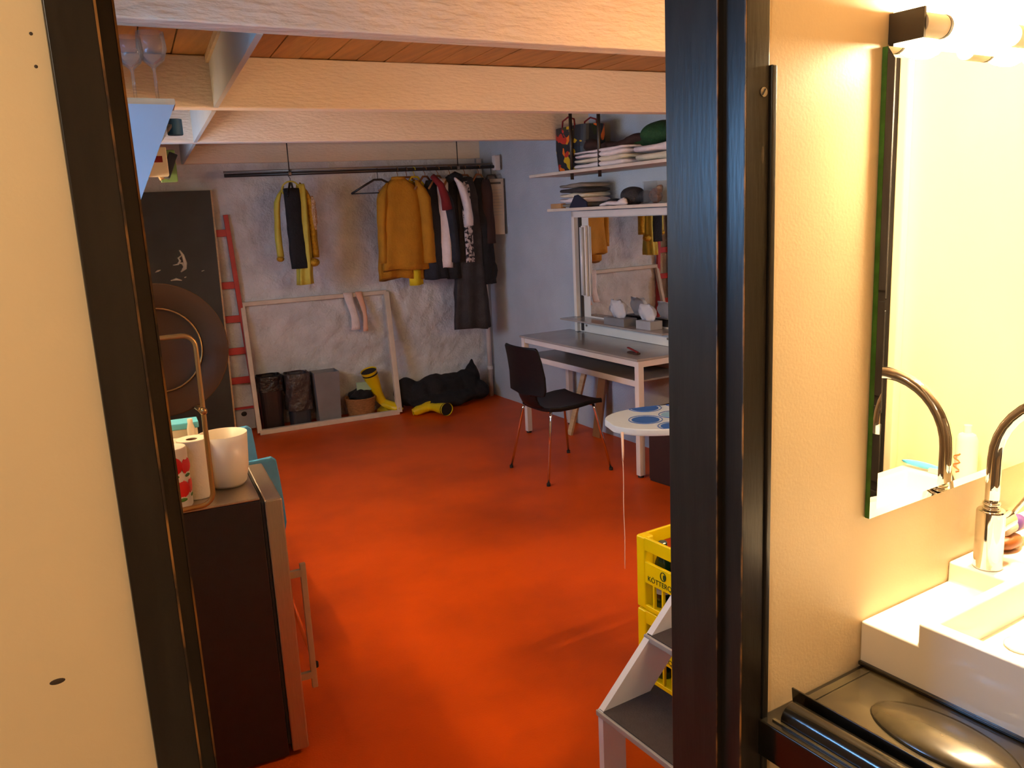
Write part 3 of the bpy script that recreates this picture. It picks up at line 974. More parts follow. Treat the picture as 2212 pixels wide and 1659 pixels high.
# ------------------------------------------------------------------ back wall, left to right
WD = Vector((1, -0.1186, 0)).normalized()      # along the back wall
WN = Vector((-0.1186, -1, 0)).normalized()     # out of the back wall


def bw(x, off, z):
    return Vector((x, back_y(x), z)) + WN * off


# chalkboard leaning on the wall
t = thing('chalkboard', 'tall black chalkboard with white chalk scribbles leaning on the wall', 'chalkboard', tuple(bw(1.1, 0.12, 0)))
lean = lambda x, z, off=0.0: bw(x, 0.15 - 0.04 * z + off, z)
B().prism([lean(0.66, 0.0), lean(1.53, 0.0), lean(1.565, 1.93), lean(0.68, 1.93)], -WN * 0.022).done('panel', 'chalk_black', t)
B().prism([lean(1.53, 0.0, 0.002), lean(1.542, 0.0, 0.002), lean(1.577, 1.93, 0.002), lean(1.565, 1.93, 0.002)], -WN * 0.026).done('edge', 'wood_edge', t)
def scribble(pts, r=0.007):
    B().tube([lean(x, z, 0.003) for x, z in pts], lambda s: r * (0.35 + math.sin(math.pi * min(0.95, max(0.05, s)))), 6).done('chalk_mark', 'chalk', t, smooth=True)
scribble([(1.23, 1.380), (1.27, 1.385), (1.285, 1.410), (1.275, 1.430), (1.30, 1.450)])
scribble([(1.29, 1.490), (1.31, 1.450), (1.32, 1.390), (1.315, 1.350), (1.28, 1.325)], 0.01)
scribble([(1.265, 1.395), (1.30, 1.390), (1.31, 1.360), (1.29, 1.340)], 0.008)
scribble([(1.20, 1.265), (1.24, 1.272), (1.28, 1.260)], 0.008)
scribble([(1.10, 1.335), (1.12, 1.345), (1.14, 1.350)], 0.006)
scribble([(1.02, 1.270), (1.035, 1.300), (1.06, 1.305)], 0.006)
scribble([(1.30, 1.280), (1.315, 1.285)], 0.008)
scribble([(1.43, 1.320), (1.45, 1.325)], 0.005)

# red ladder
t = thing('red_ladder', 'narrow red wooden ladder leaning beside the chalkboard', 'ladder', tuple(bw(1.6, 0.2, 0)))
def lad(u, z):
    x = 1.735 - 0.075 * z / 1.74 - u
    return bw(x, 0.05 - 0.008 * z, z)
for u in (0.0, 0.36):
    B().bar(lad(u, 0.0), lad(u, 1.74), 0.036, 0.03, up=WN).done('rail', 'red_paint', t, bevel=0.003)
for z in (0.17, 0.42, 0.66, 0.92, 1.19, 1.60):
    B().bar(lad(0.0, z), lad(0.36, z), 0.018, 0.055).done('rung', 'red_paint', t, bevel=0.002)
# white carton behind the ladder foot
t = thing('floor_carton', 'small pale carton on the floor behind the red ladder', 'box', tuple(bw(1.62, 0.1, 0)))
B().prism([bw(1.55, 0.03, 0.02), bw(1.70, 0.03, 0.02), bw(1.70, 0.10, 0.02), bw(1.55, 0.10, 0.02)], (0, 0, 0.16)).done('carton', 'box_grey', t, bevel=0.003)
B().ball(bw(1.62, 0.10, 0.15), 0.02, (1.2, 0.3, 1)).done('hole', 'rubber', t, smooth=True)

# leaning white frame
t = thing('empty_picture_surround', 'large empty white wooden frame leaning on the back wall', 'frame', tuple(bw(2.3, 0.3, 0)))
def fr(x, z, o_=0.0):
    return bw(x, 0.29 - 0.25 * z + o_, z)
FL, FRt = 1.70, 2.86
B().bar(fr(FL, 0.015), fr(FL + 0.01, 1.03), 0.035, 0.035, up=WN).done('side_bar', 'white_wood', t, bevel=0.003)
B().bar(fr(FRt, 0.015), fr(FRt + 0.04, 1.03), 0.045, 0.045, up=WN).done('side_bar', 'white_wood', t, bevel=0.003)
B().bar(fr(FL, 0.02), fr(FRt, 0.02), 0.04, 0.04).done('bottom_bar', 'white_wood', t, bevel=0.003)
B().bar(fr(FL, 1.03), fr(FRt + 0.04, 1.03), 0.035, 0.035).done('top_bar', 'white_wood', t, bevel=0.003)

# tights over the frame
t = thing('hanging_tights', 'pale pink tights hung over the top of the white frame', 'tights', tuple(fr(2.6, 0.7)))
for (x0, w_, zb, m_) in ((2.575, 0.042, 0.745, 'cloth_white'), (2.665, 0.03, 0.725, 'cloth_pink')):
    rr = []
    for k in range(12):
        s = k / 11
        z = 1.055 - (1.055 - zb) * s
        ww = w_ * (1.0 - 0.25 * math.sin(s * 3)) * (0.75 if x0 > 2.6 and s > 0.5 else 1)
        cx = x0 + 0.012 * math.sin(s * 5 + x0 * 9) + 0.01 * s
        rr.append([fr(cx, z, 0.03) + WD * (ww * math.cos(a)) + WN * (0.012 * math.sin(a)) for a in [2 * math.pi * j / 14 for j in range(14)]])
    B().rings(rr).done('leg', m_, t, smooth=True)

# bins inside the frame
def bag_bin(name, label, x0, x1, yoff, h_, m_, mbag, bag_h):
    t = thing(name, label, 'bin', tuple(bw((x0 + x1) / 2, yoff, 0)))
    cx = (x0 + x1) / 2
    hw = (x1 - x0) / 2
    def ring(z, k, dk, wv=0.0, n=24, ph=0.0):
        out = []
        for i in range(n):
            a = 2 * math.pi * i / n
            ca, sa = math.cos(a), math.sin(a)
            pw = 0.55
            u = math.copysign(abs(ca) ** pw, ca) * hw * k
            v = math.copysign(abs(sa) ** pw, sa) * 0.085 * dk
            wob_ = wv * math.sin(a * 7 + z * 40 + ph)
            out.append(bw(cx, yoff, z) + WD * (u + wob_ * ca) + WN * (v + wob_ * sa))
        return out
    B().rings([ring(0.0, 0.82, 0.82), ring(0.02, 0.84, 0.84), ring(h_, 0.98, 0.98), ring(h_, 0.94, 0.94), ring(0.03, 0.8, 0.8)], caps=True).done('body', m_, t, smooth=False)
    if mbag:
        rows = []
        for k in range(9):
            s = k / 8
            rows.append(ring(h_ - bag_h * s + 0.004, 1.03 + 0.02 * math.sin(s * 9), 1.04, 0.004 + 0.006 * random.random(), 32, s * 3))
        rows.insert(0, ring(h_ + 0.012, 0.97, 0.97, 0.006, 32))
        rows.insert(0, ring(h_ - 0.06, 0.90, 0.90, 0.006, 32))
        B().rings(rows, caps=False).done('bin_liner', mbag, t, smooth=True)
    return t


bag_bin('waste_bin', 'black waste bin with a crumpled black liner inside the white frame', 1.735, 1.935, 0.13, 0.44, 'fridge_black', 'plastic_bin_bag', 0.12)
bag_bin('waste_bin', 'dark waste bin with a brown plastic liner, middle of three', 1.955, 2.155, 0.14, 0.435, 'bin_dark', 'bag_brown', 0.30)
t = thing('waste_bin', 'grey rectangular waste bin beside the wicker basket', 'bin', tuple(bw(2.28, 0.15, 0)))
cx = 2.285
b = B()
rws = []
for z, k in ((0.0, 0.86), (0.43, 1.0), (0.43, 0.95), (0.02, 0.82)):
    rws.append([bw(cx, 0.15, z) + WD * (sx * 0.105 * k) + WN * (sy * 0.09 * k) for sx, sy in ((-1, -1), (1, -1), (1, 1), (-1, 1))])
b.rings(rws).done('body', 'bin_grey', t, bevel=0.004)
B().bar(bw(cx - 0.09, 0.243, 0.425), bw(cx + 0.09, 0.243, 0.425), 0.006, 0.012).done('rim', 'bin_grey', t)

# basket
t = thing('wicker_basket', 'small round wicker basket with black cloth inside the frame', 'basket', tuple(bw(2.565, 0.16, 0)))
bc = bw(2.565, 0.16, 0)
b = B()
prof = []
for k in range(13):
    s = k / 12
    prof.append((0.105 + 0.022 * s + 0.0035 * (k % 2), 0.165 * s))
prof += [(0.118, 0.165), (0.098, 0.01)]
b.lathe(prof, bc, 40).done('weave', 'wicker', t, smooth=True)
B().tube([bc + Vector((0.127 * math.cos(2 * math.pi * k / 32), 0.127 * math.sin(2 * math.pi * k / 32), 0.166)) for k in range(32)], 0.008, 8, closed=True).done('rim', 'wicker', t, smooth=True)
t = thing('black_cloth', 'black cloth bundled in the wicker basket', 'cloth', tuple(bc + Vector((0, 0, 0.15))))
B().ball(bc + Vector((0, 0, 0.19)), 0.1, (0.95, 0.9, 0.55), 28).done('bundle', 'cloth_black', t, smooth=True, wob=0.03, wsc=22)
t = thing('mint_cover', 'pale mint plastic cover on the black cloth in the basket', 'cover', tuple(bc + Vector((0.03, -0.02, 0.24))))
B().box(bc + Vector((0.03, -0.03, 0.262)), (0.13, 0.02, 0.075), Matrix.Rotation(R(-14), 3, 'X') @ Matrix.Rotation(R(3), 3, 'Y')).done('panel', 'mint_plastic', t, bevel=0.006)


# rubber boots
def boot(name, label, M, loc):
    t = thing(name, label, 'boot', loc, 0, 'yellow rubber boots')
    rr = []
    N = 18
    def ring(c_, ax, bx, rx, ry):
        return [M @ (Vector(c_) + Vector(ax) * (rx * math.cos(2 * math.pi * i / N)) + Vector(bx) * (ry * math.sin(2 * math.pi * i / N))) for i in range(N)]
    X, Y_, Z_ = (1, 0, 0), (0, 1, 0), (0, 0, 1)
    rr.append(ring((0, 0.0, 0.40), X, Y_, 0.068, 0.075))
    rr.append(ring((0, 0.0, 0.385), X, Y_, 0.064, 0.071))
    rr.append(ring((0, 0.0, 0.27), X, Y_, 0.055, 0.06))
    rr.append(ring((0, 0.0, 0.17), X, Y_, 0.042, 0.046))
    rr.append(ring((0, -0.005, 0.11), X, (0, 0.95, 0.3), 0.041, 0.052))
    rr.append(ring((0, -0.03, 0.075), X, (0, 0.75, 0.66), 0.043, 0.068))
    rr.append(ring((0, -0.075, 0.05), X, (0, 0.35, 0.93), 0.045, 0.05))
    rr.append(ring((0, -0.13, 0.04), X, (0, 0.1, 0.99), 0.046, 0.036))
    rr.append(ring((0, -0.175, 0.033), X, (0, 0.05, 0.99), 0.04, 0.028))
    rr.append(ring((0, -0.20, 0.028), X, (0, 0.05, 0.99), 0.02, 0.014))
    B().rings(rr, caps=False).done('shaft', 'yellow_rubber', t, smooth=True)
    B().rings([[M @ Vector((0.063 * math.cos(2 * math.pi * i / N), 0.07 * math.sin(2 * math.pi * i / N), z)) for i in range(N)] for z in (0.39, 0.36)], caps=True).done('lining', 'rubber', t)
    sole = []
    for (u, v) in ((-0.036, 0.052), (0.036, 0.052), (0.042, 0.0), (0.038, -0.06), (0.046, -0.13), (0.03, -0.195), (-0.03, -0.195), (-0.046, -0.13), (-0.038, -0.06), (-0.042, 0.0)):
        sole.append(M @ Vector((u, v, 0.014)))
    B().prism(sole, M.to_3x3() @ Vector((0, 0, -0.016))).done('sole', 'cloth_yellow', t)
    return t


# one stands upside-down-ish against the frame, one lies in front of it
p = bw(2.775, 0.12, 0.02)
M = Matrix.Translation(p) @ Matrix.Rotation(R(-20), 4, 'Y') @ Matrix.Rotation(R(8), 4, 'X') @ Matrix.Rotation(R(25), 4, 'Z')
boot('rubber_boot', 'yellow rubber boot leaning upright inside the white frame', M, tuple(p))
p = Vector((3.03, 6.33, 0.06))
M = Matrix.Translation(p) @ Matrix.Rotation(R(10), 4, 'Z') @ Matrix.Rotation(R(88), 4, 'X') @ Matrix.Rotation(R(-80), 4, 'Z') @ Matrix.Diagonal((0.8, 0.8, 0.72, 1))
boot('rubber_boot', 'yellow rubber boot lying on the floor before the black bundle', M, (3.03, 6.25, 0))
t = thing('brown_pouch', 'small brown leather pouch at the foot of the white frame', 'pouch', tuple(bw(2.90, 0.16, 0)))
B().ball(bw(2.90, 0.16, 0.055), 0.055, (0.7, 0.7, 1.0)).done('pouch', 'cloth_brown', t, smooth=True, wob=0.012, wsc=26)
B().tube([bw(2.88, 0.2, 0.1), bw(2.865, 0.22, 0.13), bw(2.885, 0.22, 0.145), bw(2.90, 0.2, 0.11)], 0.004, 6).done('strap', 'cloth_grey', t, smooth=True)

# black bundle on the floor
t = thing('black_bundle', 'heap of black cloth lying on the floor under the clothes rail', 'cloth', tuple(bw(3.3, 0.25, 0)))
b = B()
for (x_, off, z_, r_, sc_) in ((2.98, 0.16, 0.16, 0.12, (1.0, 0.8, 1.1)), (3.08, 0.2, 0.12, 0.13, (1.1, 0.9, 0.95)), (3.22, 0.2, 0.15, 0.14, (1.1, 0.9, 0.95)), (3.38, 0.2, 0.15, 0.13, (1.1, 0.9, 1.0)), (3.52, 0.19, 0.15, 0.12, (1.0, 0.9, 1.1)), (3.60, 0.17, 0.22, 0.085, (0.8, 0.7, 1.3)), (3.62, 0.2, 0.10, 0.12, (1.0, 0.9, 0.8)), (3.30, 0.25, 0.07, 0.16, (2.2, 0.9, 0.45)), (3.615, 0.16, 0.31, 0.03, (0.8, 0.7, 2.0))):
    b.ball(bw(x_, off, z_), r_, sc_, 24)
o = b.done('heap', 'cloth_black', t, smooth=True, wob=0.03, wsc=9)
md = o.modifiers.new('remesh', 'REMESH'); md.mode = 'VOXEL'; md.voxel_size = 0.012; md.use_smooth_shade = True
md = o.modifiers.new('soft', 'SMOOTH'); md.iterations = 3
tag(t, 'heap of black cloth lying on the floor under the clothes rail', 'cloth')
# ==PART4==
# ------------------------------------------------------------------ clothes rail
RA, RB = Vector((1.585, 6.45, 2.015)), Vector((3.80, 6.185, 2.033))


def rail(x, dz=0.0, dy=0.0):
    s = (x - RA.x) / (RB.x - RA.x)
    p = RA.lerp(RB, s)
    return Vector((p.x, p.y + dy, p.z + dz))


t = thing('clothes_rail', 'long grey metal clothes rail hung on wires before the back wall', 'clothes rail', tuple(RA))
B().cyl(RA, RB, 0.0135, seg=14).done('rail', 'steel_dark', t, smooth=True)
B().cyl(RA + Vector((0, 0.02, 0.026)), RB + Vector((0, 0.02, 0.026)), 0.008, seg=10).done('upper_bar', 'zinc', t, smooth=True)
for x_ in (2.055, 3.42):
    p = rail(x_)
    B().cyl(p + Vector((0, 0.0, 0.0)), p + Vector((0, 0.0, 0.31)), 0.0045, seg=8).done('wire', 'steel_dark', t, smooth=True)
    B().lathe([(0.014, -0.012), (0.019, -0.01), (0.019, 0.01), (0.014, 0.012)], p, 16, M=(RB - RA).to_track_quat('Z', 'Y').to_matrix(), caps=False).done('clamp', 'zinc', t)
p = rail(3.765)
B().box(p + Vector((0, 0.0, 0.03)), (0.05, 0.05, 0.12)).done('end_bracket', 'white_metal', t, bevel=0.003)


def make_hanger(root, hook, yaw, w=0.205, m_='hanger_wood', bar=False, drop=0.10):
    """a clothes hanger hung on the rail; its shoulders turn by yaw"""
    h = Vector((math.cos(yaw), math.sin(yaw), 0))
    n_ = Vector((-math.sin(yaw), math.cos(yaw), 0))
    b = B()
    pts = []
    for k in range(9):
        a = R(200 - 27 * k)
        pts.append(hook + n_ * (0.018 * math.cos(a)) + Vector((0, 0, 0.018 * math.sin(a))))
    pts.append(hook + Vector((0, 0, -0.035)))
    pts.append(hook + Vector((0, 0, -drop * 0.55)))
    b.tube(pts, 0.0028, 6)
    top = hook + Vector((0, 0, -drop * 0.55))
    l_, r_ = top - h * w + Vector((0, 0, -0.105)), top + h * w + Vector((0, 0, -0.105))
    sh = [l_, l_.lerp(top, 0.5) + Vector((0, 0, 0.008)), top - h * 0.03 + Vector((0, 0, -0.004)), top + h * 0.03 + Vector((0, 0, -0.004)), r_.lerp(top, 0.5) + Vector((0, 0, 0.008)), r_]
    b.tube(sh, 0.0085, 8)
    if bar:
        b.tube([l_, r_], 0.0045, 8)
    return b.done('hanger', m_, root, smooth=True)


def garment(root, nm, m_, hook, yaw, w, ztop, zbot, depth=0.05, flare=1.1, neck=0.06, waves=5, wamp=0.012, ph=0.0, shift=0.0, n=40, lvls=16, hem=0.0):
    """the body of a hanging garment: flattened folds that widen to the hem"""
    h = Vector((math.cos(yaw), math.sin(yaw), 0))
    v = Vector((-math.sin(yaw), math.cos(yaw), 0))
    rows = []
    for k in range(lvls + 1):
        s = k / lvls
        z = ztop + (zbot - ztop) * s
        if s < 0.14:
            q = s / 0.14
            ww = neck + (w - neck) * (q ** 0.7)
        else:
            ww = w * (1 + (flare - 1) * (s - 0.14) / 0.86)
        dd = depth * (0.55 + 0.6 * min(1, s * 2.5))
        ring = []
        for i in range(n):
            a = 2 * math.pi * i / n
            fold = wamp * (0.25 + s) * math.sin(waves * a + ph + 2.2 * s)
            c_, s_ = math.cos(a), math.sin(a)
            u = math.copysign(abs(c_) ** 0.8, c_) * (ww + fold * 0.5) + shift * s
            d_ = s_ * (dd + fold)
            zz = z + hem * s * s * math.sin(2 * a + ph) * (1 if s > 0.6 else 0)
            ring.append(Vector((hook.x, hook.y, zz)) + h * u + v * d_)
        rows.append(ring)
    return B().rings(rows).done(nm, m_, root, smooth=True, wob=0.008, wsc=9)


def sleeve(root, m_, hook, yaw, side, w, ztop, zbot, r0=0.055, r1=0.042, out=0.05, nm='sleeve', fwd=0.0):
    h = Vector((math.cos(yaw), math.sin(yaw), 0))
    v = Vector((-math.sin(yaw), math.cos(yaw), 0))
    rows = []
    for k in range(12):
        s = k / 11
        z = ztop + (zbot - ztop) * s
        c_ = Vector((hook.x, hook.y, z)) + h * side * (w + out * math.sin(s * 1.9)) + v * (fwd * s)
        r = r0 + (r1 - r0) * s
        if k < 2:
            r *= (0.25, 0.75)[k]
            c_ = c_ - h * side * (0.045, 0.015)[k] + Vector((0, 0, (0.03, 0.012)[k]))
        rows.append([c_ + h * (r * 0.75 * math.cos(2 * math.pi * j / 16)) + v * (r * math.sin(2 * math.pi * j / 16) * (1 + 0.1 * math.sin(5 * s + j))) for j in range(16)])
    return B().rings(rows).done(nm, m_, root, smooth=True, wob=0.006, wsc=12)


GR = 'clothes hanging on the rail'
# costume on the left
hk = rail(2.055)
t = thing('stage_costume', 'black and yellow costume with gold cuffs hanging alone on the rail', 'costume', tuple(hk), 0, GR)
make_hanger(t, hk, R(62), 0.16, 'hanger_black', drop=0.12)
B().tube([Vector((2.045, 6.38, 1.905)) + Vector((0.065 * math.cos(R(18 * k)), -0.02 * math.sin(R(18 * k)), 0.055 * math.sin(R(18 * k)))) for k in range(20)], 0.006, 8, closed=True).done('collar', 'cloth_pale_yellow', t, smooth=True)
garment(t, 'front_panel', 'cloth_black', Vector((2.045, 6.36, 0)), R(-8), 0.062, 1.91, 1.31, 0.03, 1.0, 0.055, 3, 0.004)
garment(t, 'skirt', 'cloth_pale_yellow', Vector((2.125, 6.385, 0)), R(-14), 0.045, 1.94, 1.18, 0.05, 1.35, 0.03, 6, 0.012, shift=-0.03)
sleeve(t, 'cloth_pale_yellow', Vector((1.985, 6.44, 0)), R(-10), -1, 0.02, 1.90, 1.40, 0.03, 0.035, 0.03)
sleeve(t, 'cloth_gold', Vector((2.165, 6.40, 0)), R(-10), 1, 0.012, 1.92, 1.38, 0.035, 0.04, 0.02)
B().ball((2.205, 6.37, 1.72), 0.05, (0.5, 0.5, 2.6), 20).done('sequin_trim', 'sequins', t, smooth=True, wob=0.012, wsc=40)
B().ball((2.165, 6.35, 1.345), 0.045, (1.0, 0.8, 0.75), 18).done('cuff', 'cloth_gold', t, smooth=True)
B().ball((1.93, 6.43, 1.385), 0.03, (1.0, 0.8, 0.75), 18).done('cuff', 'cloth_gold', t, smooth=True)

# bare black hanger
hk = rail(2.735)
t = thing('clothes_hanger', 'empty black clothes hanger on the rail', 'hanger', tuple(hk))
make_hanger(t, hk, R(-18), 0.215, 'hanger_black', True, 0.12)

# mustard shirts
hk = rail(2.90)
t = thing('mustard_shirt', 'mustard yellow long sleeved shirt, foremost on the rail', 'shirt', tuple(hk), 0, GR)
make_hanger(t, hk, R(-4), 0.17)
garment(t, 'body', 'cloth_mustard', hk + Vector((-0.01, -0.05, 0)), R(-4), 0.165, 1.955, 1.24, 0.055, 1.22, 0.05, 5, 0.012, hem=0.01)
sleeve(t, 'cloth_mustard', hk + Vector((0, -0.06, 0)), R(-4), -1, 0.165, 1.90, 1.30, 0.05, 0.045, 0.03)
sleeve(t, 'cloth_mustard', hk + Vector((0.0, -0.07, 0)), R(-4), 1, 0.17, 1.91, 1.28, 0.07, 0.075, 0.02)
B().cyl(hk + Vector((-0.02, -0.05, -0.055)), hk + Vector((-0.02, -0.05, -0.075)), 0.052, 0.06, 24).done('collar', 'cloth_mustard', t, smooth=True)
hk = rail(2.975)
t = thing('mustard_shirt', 'longer mustard yellow shirt hanging just behind the foremost one', 'shirt', tuple(hk), 0, GR)
make_hanger(t, hk, R(-2), 0.17)
garment(t, 'body', 'cloth_mustard', hk + Vector((-0.07, 0.055, 0)), R(-2), 0.17, 1.95, 1.165, 0.04, 1.25, 0.05, 9, 0.014, hem=0.02)
sleeve(t, 'cloth_mustard', hk + Vector((-0.04, 0.04, 0)), R(-2), 1, 0.17, 1.90, 1.18, 0.05, 0.045, 0.02)
hk = rail(3.04)
t = thing('yellow_top', 'bright yellow top mostly hidden behind the mustard shirts', 'shirt', tuple(hk), 0, GR)
make_hanger(t, hk, R(10), 0.13, 'cloth_yellow')
garment(t, 'body', 'cloth_yellow', hk + Vector((-0.03, 0.04, 0)), R(5), 0.05, 1.94, 1.10, 0.03, 1.2, 0.04, 4, 0.006)

# red and navy jacket
hk = rail(3.13)
t = thing('navy_jacket', 'dark navy jacket with a red scarf at its collar on the rail', 'jacket', tuple(hk), 0, GR)
make_hanger(t, hk, R(30), 0.16)
garment(t, 'body', 'cloth_navy', hk + Vector((0.045, -0.01, 0)), R(30), 0.10, 1.94, 1.14, 0.07, 1.1, 0.05, 5, 0.010)
sleeve(t, 'cloth_navy', hk + Vector((0.02, -0.10, 0)), R(-10), 1, 0.10, 1.88, 1.27, 0.05, 0.045, 0.05)
B().tube([hk + Vector((0.015, -0.10, -0.06)), hk + Vector((0.06, -0.155, -0.14)), hk + Vector((0.085, -0.165, -0.24)), hk + Vector((0.10, -0.16, -0.33))], lambda s: 0.022 + 0.02 * s, 10).done('scarf', 'cloth_red', t, smooth=True)

# white shirt
hk = rail(3.24)
t = thing('white_shirt', 'white short sleeved shirt between the dark clothes on the rail', 'shirt', tuple(hk), 0, GR)
make_hanger(t, hk, R(35), 0.17)
garment(t, 'body', 'cloth_white', hk + Vector((0.045, -0.02, 0)), R(18), 0.085, 1.945, 1.215, 0.07, 1.55, 0.05, 6, 0.012, shift=0.02, hem=0.02)
sleeve(t, 'cloth_white', hk + Vector((0.07, -0.11, 0)), R(-15), 1, 0.06, 1.93, 1.56, 0.045, 0.05, 0.06)
# black coat
hk = rail(3.345)
t = thing('black_coat', 'black coat hanging behind the white shirt on the rail', 'coat', tuple(hk), 0, GR)
make_hanger(t, hk, R(40), 0.16)
garment(t, 'body', 'cloth_black', hk + Vector((0.02, 0.0, 0)), R(35), 0.11, 1.96, 1.13, 0.06, 1.1, 0.05, 5, 0.010)
B().tube([hk + Vector((-0.06, -0.06, -0.10)), hk + Vector((0, -0.10, -0.06)), hk + Vector((0.05, -0.08, -0.08))], 0.03, 10).done('collar', 'cloth_black', t, smooth=True)
# long dress
hk = rail(3.475)
t = thing('long_dress', 'long charcoal dress with a black and white printed front panel', 'dress', tuple(hk), 0, GR)
make_hanger(t, hk, R(10), 0.13)
garment(t, 'body', 'cloth_charcoal', hk + Vector((-0.005, -0.03, 0)), R(-6), 0.10, 1.95, 0.70, 0.055, 1.62, 0.05, 7, 0.016, shift=-0.02, hem=0.012)
garment(t, 'printed_panel', 'cloth_print', hk + Vector((-0.055, -0.105, 0)), R(-6), 0.035, 1.915, 1.26, 0.012, 1.15, 0.02, 3, 0.004)
# dark jacket at the end
hk = rail(3.60)
t = thing('dark_jacket', 'bulky dark jacket at the far end of the rail', 'jacket', tuple(hk), 0, GR)
make_hanger(t, hk, R(20), 0.13)
garment(t, 'body', 'cloth_black', hk + Vector((0.0, 0.01, 0)), R(-6), 0.095, 1.945, 1.06, 0.07, 1.15, 0.05, 4, 0.010)
B().ball(hk + Vector((0.065, 0.0, -0.86)), 0.09, (0.7, 0.7, 1.3)).done('hem_bulge', 'cloth_black', t, smooth=True, wob=0.01, wsc=14)
garment(t, 'lining', 'cloth_brown', hk + Vector((0.04, -0.05, 0)), R(-6), 0.05, 1.93, 1.40, 0.03, 1.1, 0.03, 4, 0.006)
# sheet on a hanger
hk = rail(3.715)
t = thing('notice_sheet', 'printed paper notice on a hanger at the end of the rail', 'notice', tuple(hk))
make_hanger(t, hk, R(-25), 0.10, 'hanger_black', False, 0.12)
h = Vector((math.cos(R(-25)), math.sin(R(-25)), 0))
n_ = Vector((h.y, -h.x, 0))
c0 = hk + n_ * 0.012 + Vector((0, 0, -0.33))
B().prism([c0 - h * 0.095 + Vector((0, 0, -0.23)), c0 + h * 0.09 + Vector((0, 0, -0.23)), c0 + h * 0.10 + Vector((0, 0, 0.23)), c0 - h * 0.10 + Vector((0, 0, 0.23))], -n_ * 0.003).done('sheet', 'notice_paper', t)
B().bar(c0 + h * 0.10 + Vector((0, 0, -0.23)), c0 + h * 0.104 + Vector((0, 0, 0.23)), 0.006, 0.008, up=n_).done('side_strip', 'print_dark', t)
def mark(u, z, w_, h_, m_):
    B().box(c0 + n_ * 0.0015 + h * u + Vector((0, 0, z)), (w_, 0.001, h_), Matrix.Rotation(R(-25), 3, 'Z')).done('print_mark', m_, t)
mark(0.0, 0.195, 0.15, 0.016, 'print_dark')
mark(-0.03, 0.11, 0.035, 0.05, 'print_gold')
for k in range(9):
    mark(0.035, 0.14 - 0.026 * k, 0.085, 0.006, 'print_grey')
for k in range(3):
    mark(-0.01, -0.11 - 0.034 * k, 0.03, 0.010, 'print_dark')

# ------------------------------------------------------------------ dressing table and shelves on the right wall
def rbox(b, y0, y1, o0, o1, z0, z1):
    return b.prism([rw(y0, o0, z0), rw(y1, o0, z0), rw(y1, o1, z0), rw(y0, o1, z0)], (0, 0, z1 - z0))


t = thing('dressing_table', 'white framed dressing table with a taupe top and lower shelf', 'table', tuple(rw(4.4, 0.25, 0)))
TY0, TY1, TO = 3.765, 5.19, 0.46
rbox(B(), TY0, TY1, 0.02, TO + 0.01, 0.733, 0.748).done('top', 'table_top', t, bevel=0.003)
rbox(B(), TY0 + 0.03, TY1 - 0.03, 0.05, TO - 0.01, 0.598, 0.610).done('lower_shelf', 'table_shelf', t, bevel=0.002)
LG = [(TY0 + 0.02, TO - 0.02), (TY1 - 0.03, TO - 0.02), (TY0 + 0.02, 0.06), (TY1 - 0.03, 0.06)]
for (yy, oo) in LG:
    lg = rbox(B(), yy - 0.02, yy + 0.02, oo - 0.02, oo + 0.02, 0.014, 0.733).done('leg', 'white_metal', t, bevel=0.002)
    B().cyl(rw(yy, oo, 0), rw(yy, oo, 0.015), 0.019).done('foot', 'rubber', lg)
for z in (0.713, 0.59):
    B().bar(rw(TY0 + 0.02, TO - 0.02, z), rw(TY1 - 0.03, TO - 0.02, z), 0.024, 0.038).done('front_rail', 'white_metal', t, bevel=0.002)
    B().bar(rw(TY0 + 0.02, 0.06, z), rw(TY1 - 0.03, 0.06, z), 0.024, 0.038).done('back_rail', 'white_metal', t, bevel=0.002)
B().bar(rw(TY0 + 0.02, 0.06, 0.713), rw(TY0 + 0.02, TO - 0.02, 0.713), 0.024, 0.038).done('end_rail', 'white_metal', t, bevel=0.002)
B().bar(rw(TY1 - 0.03, 0.06, 0.713), rw(TY1 - 0.03, TO - 0.02, 0.713), 0.024, 0.038).done('end_rail', 'white_metal', t, bevel=0.002)

t = thing('leaning_board', 'pale wooden board leaning under the dressing table', 'board', tuple(rw(4.95, 0.2, 0)))
B().bar(rw(4.90, 0.24, 0.0), rw(4.86, 0.08, 0.58), 0.05, 0.02, up=RN).done('board', 'wood_edge', t, bevel=0.002)
t = thing('leaning_board', 'brown wooden board leaning against the wall under the table', 'board', tuple(rw(4.75, 0.1, 0)))
B().bar(rw(4.72, 0.12, 0.0), rw(4.72, 0.03, 0.57), 0.09, 0.02, up=RN).done('board', 'hanger_wood', t, bevel=0.002)

t = thing('small_clip', 'small brown clip lying on the dressing table', 'clip', tuple(rw(3.93, 0.36, 0.748)))
B().bar(rw(3.89, 0.36, 0.755), rw(3.99, 0.36, 0.755), 0.03, 0.012).done('base', 'cloth_brown', t, bevel=0.003)
B().bar(rw(3.90, 0.36, 0.763), rw(4.0, 0.36, 0.783), 0.018, 0.006).done('arm', 'cloth_red', t, bevel=0.002)

